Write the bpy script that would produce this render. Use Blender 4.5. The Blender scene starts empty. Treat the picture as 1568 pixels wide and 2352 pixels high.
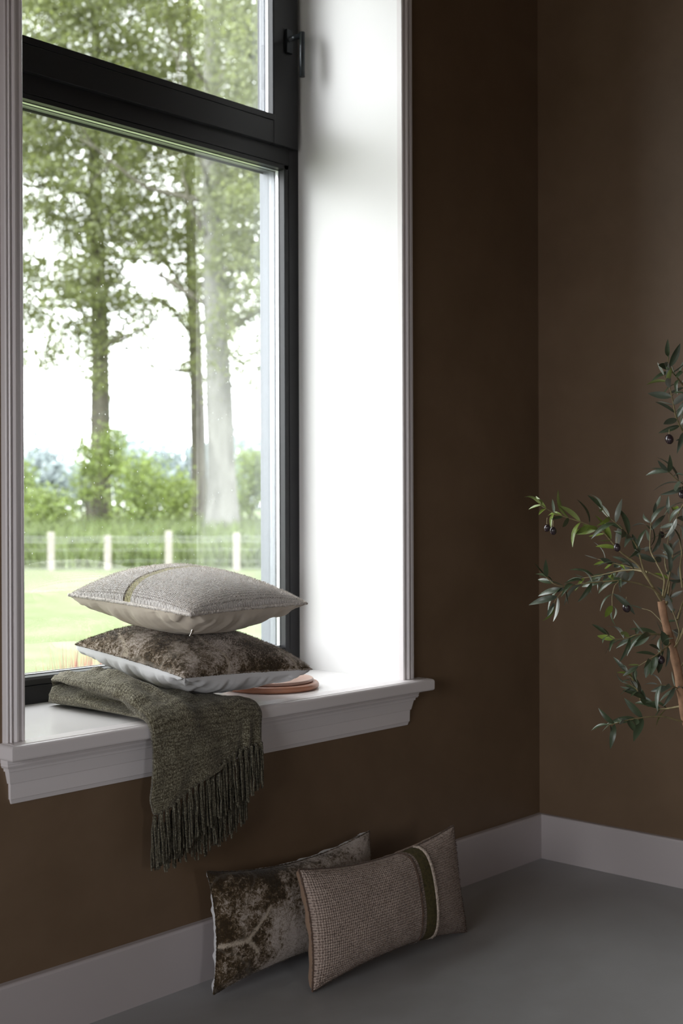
import bpy, math, random
import numpy as np
from mathutils import Vector, Matrix, noise as mnoise

rng = np.random.default_rng(7)
random.seed(7)
scene = bpy.context.scene
COL = scene.collection

# ------------------------------------------------------------------ camera
F_PX, W_PX, H_PX = 2934.17, 1568, 2352
YAW, PITCH, ROLL = math.radians(42.4075), math.radians(-0.1716), math.radians(-0.1839)
CAM = np.array([-3.5489, -2.3605, 1.15])
_f = np.array([math.cos(YAW), math.sin(YAW), 0.0])
_r = np.array([math.sin(YAW), -math.cos(YAW), 0.0])
_u = np.array([0, 0, 1.0])
_f, _u = math.cos(PITCH) * _f + math.sin(PITCH) * _u, math.cos(PITCH) * _u - math.sin(PITCH) * _f
_r, _u = math.cos(ROLL) * _r + math.sin(ROLL) * _u, math.cos(ROLL) * _u - math.sin(ROLL) * _r
cam_data = bpy.data.cameras.new('camera')
cam = bpy.data.objects.new('camera', cam_data)
COL.objects.link(cam)
M = Matrix(((_r[0], _u[0], -_f[0], CAM[0]), (_r[1], _u[1], -_f[1], CAM[1]),
            (_r[2], _u[2], -_f[2], CAM[2]), (0, 0, 0, 1)))
cam.matrix_world = M
cam_data.sensor_fit = 'HORIZONTAL'
cam_data.sensor_width = 24.0
cam_data.lens = 24.0 * F_PX / W_PX
cam_data.clip_start, cam_data.clip_end = 0.05, 2000
cam_data.dof.use_dof = True
cam_data.dof.focus_distance = 3.15
cam_data.dof.aperture_fstop = (cam_data.lens / 1000.0) / 0.0125
cam_data.dof.aperture_blades = 0
scene.camera = cam

# ------------------------------------------------------------------ sky and light
SKY = 10.0
world = bpy.data.worlds.new('overcast_sky')
scene.world = world
world.use_nodes = True
bg = world.node_tree.nodes['Background']
bg.inputs[0].default_value = (0.965, 0.965, 1.0, 1)
bg.inputs[1].default_value = SKY
scene.view_settings.view_transform = 'Standard'
scene.view_settings.look = 'None'
scene.view_settings.gamma = 1.0
scene.view_settings.use_curve_mapping = False
scene.view_settings.exposure = 0.0
scene.cycles.max_bounces = 10
scene.cycles.diffuse_bounces = 5
scene.cycles.glossy_bounces = 4
scene.cycles.transparent_max_bounces = 16
scene.cycles.caustics_reflective = False
scene.cycles.caustics_refractive = False
scene.cycles.sample_clamp_indirect = 8.0
scene.cycles.use_denoising = True


def portal(name, loc, rot, sx, sy):
    """area light used purely as a sampling portal for the sky seen through a window"""
    l = bpy.data.lights.new(name, 'AREA')
    l.shape = 'RECTANGLE'; l.size = sx; l.size_y = sy
    l.cycles.is_portal = True
    o = bpy.data.objects.new(name, l)
    o.location = loc; o.rotation_euler = rot
    COL.objects.link(o)
    return o


# ------------------------------------------------------------------ dimensions
D = 0.41            # reveal depth: room-side face of the window frame
XL, XR = -1.985, -0.709   # reveal sides
HS = 0.6545         # window board top
ZT = 3.05           # head of the opening
RX0, RY0, RZ = -6.6, -6.2, 3.35   # room extents (x0, y0, ceiling)
GZ = -0.30          # garden ground level

# ------------------------------------------------------------------ helpers
def ray(u, v):
    return _f + _r * ((u - 784) / F_PX) - _u * ((v - 1176) / F_PX)
def at_depth(u, v, d):
    return CAM + ray(u, v) * d
def pix(p):
    d = np.asarray(p) - CAM
    z = d @ _f
    return 784 + F_PX * (d @ _r) / z, 1176 - F_PX * (d @ _u) / z


def link(o, parent=None):
    COL.objects.link(o)
    if parent is not None:
        o.parent = parent
    return o


def raw_mesh(name, V, Fc, mat=None, smooth=False, uv=None):
    me = bpy.data.meshes.new(name)
    V = np.asarray(V, dtype=np.float32)
    if isinstance(Fc, np.ndarray):
        n, k = Fc.shape
        me.vertices.add(len(V)); me.vertices.foreach_set('co', V.ravel())
        me.loops.add(n * k); me.loops.foreach_set('vertex_index', Fc.astype(np.int32).ravel())
        me.polygons.add(n)
        me.polygons.foreach_set('loop_start', np.arange(0, n * k, k, dtype=np.int32))
        me.polygons.foreach_set('loop_total', np.full(n, k, dtype=np.int32))
    else:
        me.from_pydata([tuple(map(float, v)) for v in V], [], Fc)
    if uv is not None:
        lay = me.uv_layers.new(name='UVMap')
        li = np.empty(len(me.loops), dtype=np.int32); me.loops.foreach_get('vertex_index', li)
        lay.data.foreach_set('uv', np.asarray(uv, dtype=np.float32)[li].ravel())
    me.update(calc_edges=True)
    me.validate()
    if smooth:
        me.polygons.foreach_set('use_smooth', np.ones(len(me.polygons), dtype=bool))
    if mat is not None:
        me.materials.append(mat)
    return me


def obj(name, V, Fc, mat, parent=None, smooth=False, uv=None):
    return link(bpy.data.objects.new(name, raw_mesh(name, V, Fc, mat, smooth, uv)), parent)


def tag(o, label=None, cat=None, group=None, kind=None):
    if label: o['label'] = label
    if cat: o['category'] = cat
    if group: o['group'] = group
    if kind: o['kind'] = kind
    return o


def empty(name, loc=(0, 0, 0)):
    o = bpy.data.objects.new(name, None)
    o.empty_display_size = 0.1
    o.location = loc
    return link(o)


class MB:
    def __init__(s): s.V = []; s.F = []
    def add(s, V, F):
        b = len(s.V); s.V += [tuple(map(float, v)) for v in V]; s.F += [tuple(b + i for i in f) for f in F]
    def box(s, x0, x1, y0, y1, z0, z1, c=0.0):
        """axis box; c>0 gives chamfered edges"""
        x0, x1 = min(x0, x1), max(x0, x1); y0, y1 = min(y0, y1), max(y0, y1); z0, z1 = min(z0, z1), max(z0, z1)
        if c <= 0:
            V = [(x, y, z) for x in (x0, x1) for y in (y0, y1) for z in (z0, z1)]
            s.add(V, [(0, 1, 3, 2), (4, 6, 7, 5), (0, 4, 5, 1), (2, 3, 7, 6), (0, 2, 6, 4), (1, 5, 7, 3)])
            return
        import bmesh
        bm = bmesh.new()
        bmesh.ops.create_cube(bm, size=1)
        for v in bm.verts:
            v.co = Vector(((x0 + x1) / 2 + v.co.x * (x1 - x0), (y0 + y1) / 2 + v.co.y * (y1 - y0), (z0 + z1) / 2 + v.co.z * (z1 - z0)))
        bmesh.ops.bevel(bm, geom=bm.edges[:], offset=c, segments=2, profile=0.5, affect='EDGES')
        bm.verts.index_update()
        s.add([v.co for v in bm.verts], [[v.index for v in f.verts] for f in bm.faces])
        bm.free()
    def tube(s, pts, rads, n=8, cap=True):
        V, Fq = tube_data(pts, rads, n)
        m = len(pts)
        s.add(V, [tuple(int(k) for k in f) for f in Fq])
        if cap:
            b = len(s.V) - len(V)
            s.F.append(tuple(b + i for i in range(n))[::-1]); s.F.append(tuple(b + (m - 1) * n + i for i in range(n)))
    def build(s, name, mat, parent=None, smooth=False):
        return obj(name, s.V, s.F, mat, parent, smooth)


def tube_data(pts, rads, n=8):
    pts = np.asarray(pts, float); rads = np.broadcast_to(np.asarray(rads, float), (len(pts),))
    T = np.gradient(pts, axis=0); T /= np.linalg.norm(T, axis=1)[:, None] + 1e-12
    up = np.array([0, 0, 1.0]) if abs(T[0][2]) < 0.9 else np.array([1.0, 0, 0])
    N = np.cross(T, up); N /= np.linalg.norm(N, axis=1)[:, None] + 1e-12
    for i in range(1, len(N)):
        if N[i] @ N[i - 1] < 0: N[i] = -N[i]
    B = np.cross(T, N)
    a = np.linspace(0, 2 * math.pi, n, endpoint=False)
    V = pts[:, None, :] + rads[:, None, None] * (np.cos(a)[None, :, None] * N[:, None, :] + np.sin(a)[None, :, None] * B[:, None, :])
    m = len(pts)
    i, j = np.meshgrid(np.arange(m - 1), np.arange(n), indexing='ij')
    j2 = (j + 1) % n
    Fq = np.stack([i * n + j, (i + 1) * n + j, (i + 1) * n + j2, i * n + j2], -1).reshape(-1, 4)
    return V.reshape(-1, 3), Fq


def grid_faces(nu, nv, wrap_u=False, wrap_v=False):
    a = np.arange(nu if wrap_u else nu - 1); b = np.arange(nv if wrap_v else nv - 1)
    i, j = np.meshgrid(a, b, indexing='ij')
    i2, j2 = (i + 1) % nu, (j + 1) % nv
    return np.stack([i * nv + j, i2 * nv + j, i2 * nv + j2, i * nv + j2], -1).reshape(-1, 4)


def fbm(x, y, z=0.0, seed=0, octv=4, base=1.0):
    """cheap smooth value noise (sum of rotated sines), vectorised"""
    r = np.random.default_rng(seed)
    out = 0.0; amp = 1.0; tot = 0.0; fr = base
    for o in range(octv):
        acc = 0.0
        for k in range(4):
            d = r.normal(size=3); d /= np.linalg.norm(d)
            ph = r.uniform(0, 6.28)
            acc = acc + np.sin(fr * (d[0] * x + d[1] * y + d[2] * z) * (0.8 + 0.4 * r.random()) * 6.283 + ph)
        out = out + amp * acc / 2.8; tot += amp; amp *= 0.5; fr *= 1.9
    return out / tot


# ------------------------------------------------------------------ materials
def new_mat(name):
    m = bpy.data.materials.new(name); m.use_nodes = True
    return m, m.node_tree, m.node_tree.nodes['Principled BSDF']


def N(nt, t, **kw):
    n = nt.nodes.new(t)
    for k, v in kw.items():
        if k.startswith('i_'):
            key = k[2:]
            n.inputs[int(key) if key.isdigit() else key].default_value = v
        else:
            setattr(n, k, v)
    return n


def ramp(nt, fac, stops):
    r = N(nt, 'ShaderNodeValToRGB')
    e = r.color_ramp.elements
    while len(e) < len(stops): e.new(0.5)
    for el, (p, c) in zip(e, stops):
        el.position = p; el.color = (*c, 1)
    nt.links.new(fac, r.inputs[0])
    return r.outputs[0]


def coords(nt, kind='Object', scale=(1, 1, 1)):
    tc = N(nt, 'ShaderNodeTexCoord'); mp = N(nt, 'ShaderNodeMapping')
    mp.inputs['Scale'].default_value = scale
    nt.links.new(tc.outputs[kind], mp.inputs[0])
    return mp.outputs[0]


def noise_node(nt, vec, scale, detail=4, rough=0.55, dist=0.0):
    n = N(nt, 'ShaderNodeTexNoise', i_Scale=scale, i_Detail=detail, i_Roughness=rough, i_Distortion=dist)
    if vec is not None: nt.links.new(vec, n.inputs['Vector'])
    return n.outputs[0]


def bump(nt, height, strength, dist, normal=None):
    b = N(nt, 'ShaderNodeBump', i_Strength=strength, i_Distance=dist)
    nt.links.new(height, b.inputs['Height'])
    if normal is not None: nt.links.new(normal, b.inputs['Normal'])
    return b.outputs[0]


def math_n(nt, op, a, b=None, c=None):
    n = N(nt, 'ShaderNodeMath', operation=op)
    for i, x in enumerate((a, b, c)):
        if x is None: continue
        if isinstance(x, (int, float)): n.inputs[i].default_value = x
        else: nt.links.new(x, n.inputs[i])
    return n.outputs[0]


def mixc(nt, fac, a, b, mode='MIX'):
    n = N(nt, 'ShaderNodeMix', data_type='RGBA', blend_type=mode)
    if isinstance(fac, (int, float)): n.inputs[0].default_value = fac
    else: nt.links.new(fac, n.inputs[0])
    for i, x in ((6, a), (7, b)):
        if isinstance(x, tuple): n.inputs[i].default_value = (*x, 1)
        else: nt.links.new(x, n.inputs[i])
    return n.outputs[2]


def simple(name, col, rough=0.5, metal=0.0, spec=0.5, var=0.0, vscale=8, bmp=0.0, bscale=60):
    m, nt, p = new_mat(name)
    p.inputs['Roughness'].default_value = rough
    p.inputs['Metallic'].default_value = metal
    p.inputs['Specular IOR Level'].default_value = spec
    v = coords(nt)
    f = noise_node(nt, v, vscale)
    lo = tuple(c * (1 - var) for c in col); hi = tuple(min(1, c * (1 + var)) for c in col)
    nt.links.new(ramp(nt, f, [(0.3, lo), (0.7, hi)]), p.inputs['Base Color'])
    if bmp:
        nt.links.new(bump(nt, noise_node(nt, v, bscale), bmp, 0.002), p.inputs['Normal'])
    return m


def mat_plaster():
    m, nt, p = new_mat('brown_plaster')
    v = coords(nt)
    a = noise_node(nt, v, 1.3, 5, 0.6, 0.6)
    b = noise_node(nt, v, 7.0, 4, 0.6, 0.3)
    f = math_n(nt, 'ADD', math_n(nt, 'MULTIPLY', a, 0.7), math_n(nt, 'MULTIPLY', b, 0.3))
    c = ramp(nt, f, [(0.32, (0.142, 0.093, 0.055)), (0.5, (0.167, 0.110, 0.066)), (0.68, (0.195, 0.131, 0.081))])
    nt.links.new(c, p.inputs['Base Color'])
    p.inputs['Roughness'].default_value = 0.48
    p.inputs['Specular IOR Level'].default_value = 0.35
    nt.links.new(bump(nt, b, 0.12, 0.004), p.inputs['Normal'])
    return m


def mat_floor():
    m, nt, p = new_mat('polished_concrete')
    v = coords(nt)
    a = noise_node(nt, v, 0.9, 6, 0.6, 0.8)
    b = noise_node(nt, v, 14, 5, 0.6)
    f = math_n(nt, 'ADD', math_n(nt, 'MULTIPLY', a, 0.75), math_n(nt, 'MULTIPLY', b, 0.25))
    c = ramp(nt, f, [(0.3, (0.285, 0.28, 0.272)), (0.5, (0.355, 0.358, 0.358)), (0.7, (0.42, 0.425, 0.43))])
    # a few small specks
    vo = N(nt, 'ShaderNodeTexVoronoi', i_Scale=5.5, feature='DISTANCE_TO_EDGE')
    nt.links.new(c, p.inputs['Base Color'])
    nt.links.new(ramp(nt, b, [(0.3, (0.36,) * 3), (0.7, (0.48,) * 3)]), p.inputs['Roughness'])
    nt.links.new(bump(nt, b, 0.05, 0.002), p.inputs['Normal'])
    nt.nodes.remove(vo)
    return m


def mat_glass():
    m = bpy.data.materials.new('window_glass'); m.use_nodes = True
    nt = m.node_tree; nt.nodes.clear()
    out = N(nt, 'ShaderNodeOutputMaterial')
    tr = N(nt, 'ShaderNodeBsdfTransparent'); tr.inputs[0].default_value = (0.96, 0.975, 0.965, 1)
    gl = N(nt, 'ShaderNodeBsdfGlossy'); gl.inputs['Roughness'].default_value = 0.0
    gl.inputs[0].default_value = (0.95, 0.97, 1.0, 1)
    lw = N(nt, 'ShaderNodeFresnel'); lw.inputs[0].default_value = 1.9
    mx = N(nt, 'ShaderNodeMixShader')
    f = math_n(nt, 'MINIMUM', math_n(nt, 'MULTIPLY', lw.outputs[0], 1.5), 0.9)
    nt.links.new(f, mx.inputs[0]); nt.links.new(tr.outputs[0], mx.inputs[1]); nt.links.new(gl.outputs[0], mx.inputs[2])
    nt.links.new(mx.outputs[0], out.inputs[0])
    return m


def mat_leafy(name, col, tcol, rough=0.6, var=0.25):
    """diffuse + translucent leaf, colour varied per island"""
    m = bpy.data.materials.new(name); m.use_nodes = True
    nt = m.node_tree; nt.nodes.clear()
    out = N(nt, 'ShaderNodeOutputMaterial')
    geo = N(nt, 'ShaderNodeNewGeometry')
    def vary(c):
        lo = tuple(x * (1 - var) for x in c); hi = tuple(min(1, x * (1 + var)) for x in c)
        return ramp(nt, geo.outputs['Random Per Island'], [(0.0, lo), (1.0, hi)])
    d = N(nt, 'ShaderNodeBsdfDiffuse'); t = N(nt, 'ShaderNodeBsdfTranslucent'); g = N(nt, 'ShaderNodeBsdfGlossy', i_Roughness=0.45)
    nt.links.new(vary(col), d.inputs[0]); nt.links.new(vary(tcol), t.inputs[0])
    ad = N(nt, 'ShaderNodeAddShader'); mx = N(nt, 'ShaderNodeMixShader', i_0=0.05)
    nt.links.new(d.outputs[0], ad.inputs[0]); nt.links.new(t.outputs[0], ad.inputs[1])
    nt.links.new(ad.outputs[0], mx.inputs[1]); nt.links.new(g.outputs[0], mx.inputs[2])
    nt.links.new(mx.outputs[0], out.inputs[0])
    return m


def weave(nt, nu, nv, jit=0.25):
    """plain-weave height from UV: nu x nv threads. returns (height, vec)"""
    tc = N(nt, 'ShaderNodeTexCoord')
    uv = tc.outputs['UV']
    nz = N(nt, 'ShaderNodeTexNoise', i_Scale=9.0, i_Detail=2.0)
    nt.links.new(uv, nz.inputs['Vector'])
    sub = N(nt, 'ShaderNodeVectorMath', operation='SUBTRACT'); sub.inputs[1].default_value = (0.5, 0.5, 0.5)
    nt.links.new(nz.outputs[1], sub.inputs[0])
    sc = N(nt, 'ShaderNodeVectorMath', operation='SCALE'); sc.inputs['Scale'].default_value = 0.02 * jit
    nt.links.new(sub.outputs[0], sc.inputs[0])
    ad = N(nt, 'ShaderNodeVectorMath', operation='ADD')
    nt.links.new(uv, ad.inputs[0]); nt.links.new(sc.outputs[0], ad.inputs[1])
    sp = N(nt, 'ShaderNodeSeparateXYZ'); nt.links.new(ad.outputs[0], sp.inputs[0])
    U = math_n(nt, 'MULTIPLY', sp.outputs[0], math.pi * nu); V = math_n(nt, 'MULTIPLY', sp.outputs[1], math.pi * nv)
    su, sv = math_n(nt, 'SINE', U), math_n(nt, 'SINE', V)
    au, av = math_n(nt, 'ABSOLUTE', su), math_n(nt, 'ABSOLUTE', sv)
    # over/under checker: sign of cos(U/1)*cos(V)
    ck = math_n(nt, 'MULTIPLY', math_n(nt, 'SINE', math_n(nt, 'ADD', U, 1.5708)), math_n(nt, 'SINE', math_n(nt, 'ADD', V, 1.5708)))
    h = math_n(nt, 'MULTIPLY', math_n(nt, 'POWER', math_n(nt, 'MULTIPLY', au, av), 0.5), math_n(nt, 'ADD', 0.75, math_n(nt, 'MULTIPLY', ck, 0.25)))
    h2 = math_n(nt, 'MAXIMUM', math_n(nt, 'MULTIPLY', au, math_n(nt, 'ADD', 0.55, math_n(nt, 'MULTIPLY', ck, 0.45))),
                math_n(nt, 'MULTIPLY', av, math_n(nt, 'SUBTRACT', 0.55, math_n(nt, 'MULTIPLY', ck, 0.45))))
    return math_n(nt, 'MULTIPLY', math_n(nt, 'ADD', h, h2), 0.5), sp, uv


def mat_weave(name, dark, mid, light, nu, nv, bstr=0.9, bdist=0.004, stripe=None, fuzz=220):
    m, nt, p = new_mat(name)
    h, sp, uv = weave(nt, nu, nv)
    v = coords(nt)
    n1 = noise_node(nt, v, fuzz, 3, 0.7)
    n2 = noise_node(nt, v, 22, 3, 0.6)
    hh = math_n(nt, 'ADD', math_n(nt, 'MULTIPLY', h, 0.8), math_n(nt, 'MULTIPLY', n1, 0.45))
    c = ramp(nt, math_n(nt, 'ADD', math_n(nt, 'MULTIPLY', h, 0.65), math_n(nt, 'MULTIPLY', n1, 0.5)),
             [(0.30, dark), (0.50, mid), (0.85, light)])
    c = mixc(nt, math_n(nt, 'MULTIPLY', n2, 0.3), c, dark)
    if stripe:
        for (u0, u1, col) in stripe:
            f = math_n(nt, 'MULTIPLY', math_n(nt, 'GREATER_THAN', sp.outputs[1], u0), math_n(nt, 'LESS_THAN', sp.outputs[1], u1))
            nn = ramp(nt, n1, [(0.3, tuple(x * 0.55 for x in col)), (0.7, tuple(min(1, x * 1.4) for x in col))])
            c = mixc(nt, f, c, nn)
    nt.links.new(c, p.inputs['Base Color'])
    p.inputs['Roughness'].default_value = 0.95
    p.inputs['Specular IOR Level'].default_value = 0.12
    p.inputs['Sheen Weight'].default_value = 0.25
    p.inputs['Sheen Roughness'].default_value = 0.5
    nt.links.new(bump(nt, hh, bstr, bdist), p.inputs['Normal'])
    return m


def mat_hide(name, off=(0, 0, 0), crack=5.0, light=1.0, bias=0.0, patch=None, segs=None, vor=0.5):
    """crushed velvet with mottled brown patches and pale branching lines"""
    m, nt, p = new_mat(name)
    tc = N(nt, 'ShaderNodeTexCoord'); mp = N(nt, 'ShaderNodeMapping'); mp.inputs['Location'].default_value = off
    nt.links.new(tc.outputs['Object'], mp.inputs[0]); v = mp.outputs[0]
    nz = N(nt, 'ShaderNodeTexNoise', i_Scale=14.0, i_Detail=3.0); nt.links.new(v, nz.inputs['Vector'])
    sc = N(nt, 'ShaderNodeVectorMath', operation='SCALE'); sc.inputs['Scale'].default_value = 0.09
    nt.links.new(nz.outputs[1], sc.inputs[0])
    ad = N(nt, 'ShaderNodeVectorMath', operation='ADD'); nt.links.new(v, ad.inputs[0]); nt.links.new(sc.outputs[0], ad.inputs[1])
    vo = N(nt, 'ShaderNodeTexVoronoi', feature='DISTANCE_TO_EDGE', i_Scale=crack); nt.links.new(ad.outputs[0], vo.inputs['Vector'])
    big = noise_node(nt, v, 5.5, 3, 0.6, 0.5)
    fine = noise_node(nt, v, 120, 5, 0.8, 0.8)
    mid = noise_node(nt, v, 30, 4, 0.7, 0.8)
    f = math_n(nt, 'ADD', math_n(nt, 'ADD', math_n(nt, 'MULTIPLY', fine, 1.05), math_n(nt, 'MULTIPLY', mid, 0.6)),
               math_n(nt, 'ADD', math_n(nt, 'MULTIPLY', big, 0.95), -0.80 + bias))
    L = light
    sp = N(nt, 'ShaderNodeSeparateXYZ'); nt.links.new(tc.outputs['UV'], sp.inputs[0])
    if patch:   # darker pelt on one side, as woven
        pr2 = ramp(nt, math_n(nt, 'ADD', sp.outputs[0], math_n(nt, 'MULTIPLY', math_n(nt, 'SUBTRACT', big, 0.5), 0.3)), [(patch[0], (patch[2],) * 3), (patch[1], (patch[3],) * 3)])
        f = math_n(nt, 'ADD', f, math_n(nt, 'SUBTRACT', pr2, 0.5))
    c = ramp(nt, f, [(0.42, (0.042 * L, 0.026 * L, 0.011 * L)), (0.52, (0.115 * L, 0.076 * L, 0.036 * L)), (0.60, (0.33 * L, 0.27 * L, 0.21 * L)), (0.76, (0.62 * L, 0.55 * L, 0.50 * L))])
    edge = math_n(nt, 'ADD', vo.outputs['Distance'], math_n(nt, 'MULTIPLY', math_n(nt, 'SUBTRACT', fine, 0.5), 0.10))
    ef = ramp(nt, edge, [(0.006, (1, 1, 1)), (0.022, (0, 0, 0))])
    c = mixc(nt, math_n(nt, 'MULTIPLY', ef, vor), c, (0.52 * L, 0.47 * L, 0.40 * L))
    if segs:    # pale branching line in the pelt
        wx = math_n(nt, 'ADD', math_n(nt, 'MULTIPLY', sp.outputs[0], 2.1), math_n(nt, 'MULTIPLY', math_n(nt, 'SUBTRACT', mid, 0.5), 0.07))
        wy = math_n(nt, 'ADD', sp.outputs[1], math_n(nt, 'MULTIPLY', math_n(nt, 'SUBTRACT', fine, 0.5), 0.11))
        dmin = None
        for (ax_, ay_, bx_, by_) in segs:
            ax_, bx_ = ax_ * 2.1, bx_ * 2.1; dx, dy = bx_ - ax_, by_ - ay_; l2 = dx * dx + dy * dy
            px_, py_ = math_n(nt, 'SUBTRACT', wx, ax_), math_n(nt, 'SUBTRACT', wy, ay_)
            hh_ = math_n(nt, 'DIVIDE', math_n(nt, 'ADD', math_n(nt, 'MULTIPLY', px_, dx), math_n(nt, 'MULTIPLY', py_, dy)), l2)
            hh_ = math_n(nt, 'MAXIMUM', math_n(nt, 'MINIMUM', hh_, 1.0), 0.0)
            ex, ey = math_n(nt, 'SUBTRACT', px_, math_n(nt, 'MULTIPLY', hh_, dx)), math_n(nt, 'SUBTRACT', py_, math_n(nt, 'MULTIPLY', hh_, dy))
            dd = math_n(nt, 'SQRT', math_n(nt, 'ADD', math_n(nt, 'MULTIPLY', ex, ex), math_n(nt, 'MULTIPLY', ey, ey)))
            dmin = dd if dmin is None else math_n(nt, 'MINIMUM', dmin, dd)
        c = mixc(nt, ramp(nt, dmin, [(0.006, (0.85,) * 3), (0.026, (0, 0, 0))]), c, (0.55, 0.47, 0.37))

    nt.links.new(c, p.inputs['Base Color'])
    p.inputs['Roughness'].default_value = 0.85
    p.inputs['Specular IOR Level'].default_value = 0.2
    p.inputs['Sheen Weight'].default_value = 0.3
    p.inputs['Sheen Roughness'].default_value = 0.4
    nt.links.new(bump(nt, math_n(nt, 'ADD', fine, math_n(nt, 'MULTIPLY', noise_node(nt, v, 260, 2, 0.6), 0.7)), 0.7, 0.003), p.inputs['Normal'])
    return m


def mat_cotton(name, col, var=0.05):
    m, nt, p = new_mat(name)
    v = coords(nt)
    a = noise_node(nt, v, 9, 3)
    nt.links.new(ramp(nt, a, [(0.3, tuple(c * (1 - var) for c in col)), (0.7, tuple(min(1, c * (1 + var)) for c in col))]), p.inputs['Base Color'])
    p.inputs['Roughness'].default_value = 0.8
    p.inputs['Specular IOR Level'].default_value = 0.2
    p.inputs['Sheen Weight'].default_value = 0.1
    nt.links.new(bump(nt, noise_node(nt, v, 500, 2), 0.25, 0.0008), p.inputs['Normal'])
    return m


def mat_chenille(name, uvk=True, k=1.0):
    m, nt, p = new_mat(name)
    v = coords(nt)
    fine = noise_node(nt, v, 300, 3, 0.8)
    mid = noise_node(nt, v, 110, 4, 0.7, 0.4)
    f = math_n(nt, 'ADD', math_n(nt, 'MULTIPLY', fine, 0.85), math_n(nt, 'MULTIPLY', mid, 0.25))
    if uvk:
        h, sp, uv = weave(nt, 74, 110, 0.8)
        f = math_n(nt, 'ADD', math_n(nt, 'MULTIPLY', f, 0.85), math_n(nt, 'MULTIPLY', h, 0.20))
    c = ramp(nt, f, [(0.42, (0.024 * k, 0.018 * k, 0.009 * k)), (0.54, (0.085 * k, 0.072 * k, 0.042 * k)), (0.64, (0.23 * k, 0.215 * k, 0.15 * k)), (0.76, (0.50 * k, 0.48 * k, 0.38 * k))])
    nt.links.new(c, p.inputs['Base Color'])
    p.inputs['Roughness'].default_value = 0.9
    p.inputs['Specular IOR Level'].default_value = 0.2
    p.inputs['Sheen Weight'].default_value = 0.2
    nt.links.new(bump(nt, f, 0.9, 0.004), p.inputs['Normal'])
    return m


def mat_bark(name, a, b, scale=3.0):
    m, nt, p = new_mat(name)
    v = coords(nt, 'Object', (1, 1, 0.25))
    n = noise_node(nt, v, scale, 6, 0.7, 0.8)
    nt.links.new(ramp(nt, n, [(0.35, a), (0.65, b)]), p.inputs['Base Color'])
    p.inputs['Roughness'].default_value = 0.95
    nt.links.new(bump(nt, n, 0.8, 0.05), p.inputs['Normal'])
    return m


MT = dict(
    wall=mat_plaster(), floor=mat_floor(), glass=mat_glass(),
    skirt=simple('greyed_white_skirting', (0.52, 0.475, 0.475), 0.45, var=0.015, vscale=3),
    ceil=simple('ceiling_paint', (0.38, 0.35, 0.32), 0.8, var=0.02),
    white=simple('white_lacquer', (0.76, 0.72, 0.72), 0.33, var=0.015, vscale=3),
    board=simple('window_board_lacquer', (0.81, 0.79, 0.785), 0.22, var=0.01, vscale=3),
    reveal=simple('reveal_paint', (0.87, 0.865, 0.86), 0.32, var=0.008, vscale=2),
    black=simple('anthracite_aluminium', (0.014, 0.014, 0.016), 0.42, spec=0.4, var=0.06, vscale=20, bmp=0.03, bscale=900),
    gasket=simple('rubber_gasket', (0.012, 0.012, 0.012), 0.6),
    steel=simple('spacer_aluminium', (0.85, 0.86, 0.87), 0.3, metal=0.6),
    outer=simple('pale_grey_cladding', (0.15, 0.165, 0.185), 0.3, var=0.03),
    handle=simple('dark_handle_metal', (0.028, 0.032, 0.036), 0.28, metal=0.5),
    render=simple('outer_masonry', (0.33, 0.25, 0.2), 0.9, var=0.2),
    copper=simple('copper_brown_leather', (0.42, 0.19, 0.115), 0.35, var=0.1, vscale=12, bmp=0.1, bscale=150),
    copper2=simple('pale_rose_leather', (0.50, 0.33, 0.27), 0.4, var=0.08, vscale=12),
)

# ------------------------------------------------------------------ room shell
def struct(o, label=None):
    o['kind'] = 'structure'
    if label: o['label'] = label
    return o

TW = 0.56  # wall thickness
m = MB()   # window wall with one opening
m.box(RX0 - 0.2, XL - 0.0121, 0, TW, -0.4, RZ)
m.box(XR + 0.0121, 0.2, 0, TW, -0.4, RZ)
m.box(XL - 0.0121, XR + 0.0121, 0, TW, -0.4, HS - 0.036)
m.box(XL - 0.0121, XR + 0.0121, 0, TW, ZT + 0.0121, RZ)
struct(m.build('wall_window', MT['wall']), 'dark brown plastered wall around the window')
m = MB(); m.box(0, 0.2, RY0, 0, -0.4, RZ)
struct(m.build('wall_right', MT['wall']), 'brown plastered wall behind the olive tree')
# left wall and rear wall stand out of view; both have a tall window opening
m = MB()
LY0, LY1, LZ0, LZ1 = -3.1, -0.7, 0.75, 2.3
m.box(RX0 - 0.2, RX0, LY1, 0, -0.4, RZ); m.box(RX0 - 0.2, RX0, RY0, LY0, -0.4, RZ)
m.box(RX0 - 0.2, RX0, LY0, LY1, -0.4, LZ0); m.box(RX0 - 0.2, RX0, LY0, LY1, LZ1, RZ)
struct(m.build('wall_left', MT['wall']), 'brown plastered wall with a window opening')
BX0, BX1, BZ0, BZ1 = -4.6, -3.8, 1.1, 2.3
m = MB()
m.box(RX0 - 0.2, BX0, RY0 - 0.2, RY0, -0.4, RZ); m.box(BX1, 0.2, RY0 - 0.2, RY0, -0.4, RZ)
m.box(BX0, BX1, RY0 - 0.2, RY0, -0.4, BZ0); m.box(BX0, BX1, RY0 - 0.2, RY0, BZ1, RZ)
struct(m.build('wall_rear', MT['wall']), 'brown plastered wall with a wide window opening')
m = MB(); m.box(RX0 - 0.2, 0.2, RY0 - 0.2, TW, -0.4, 0)
# floor slab keeps clear of the walls' footprint
m = MB(); m.box(RX0, 0, RY0, 0, -0.12, 0)
struct(m.build('floor', MT['floor']), 'smooth grey-green polished concrete floor')
m = MB(); m.box(RX0 - 0.2, 0.2, RY0 - 0.2, TW, RZ, RZ + 0.2)
struct(m.build('ceiling', MT['ceil']), 'pale painted ceiling')

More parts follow.
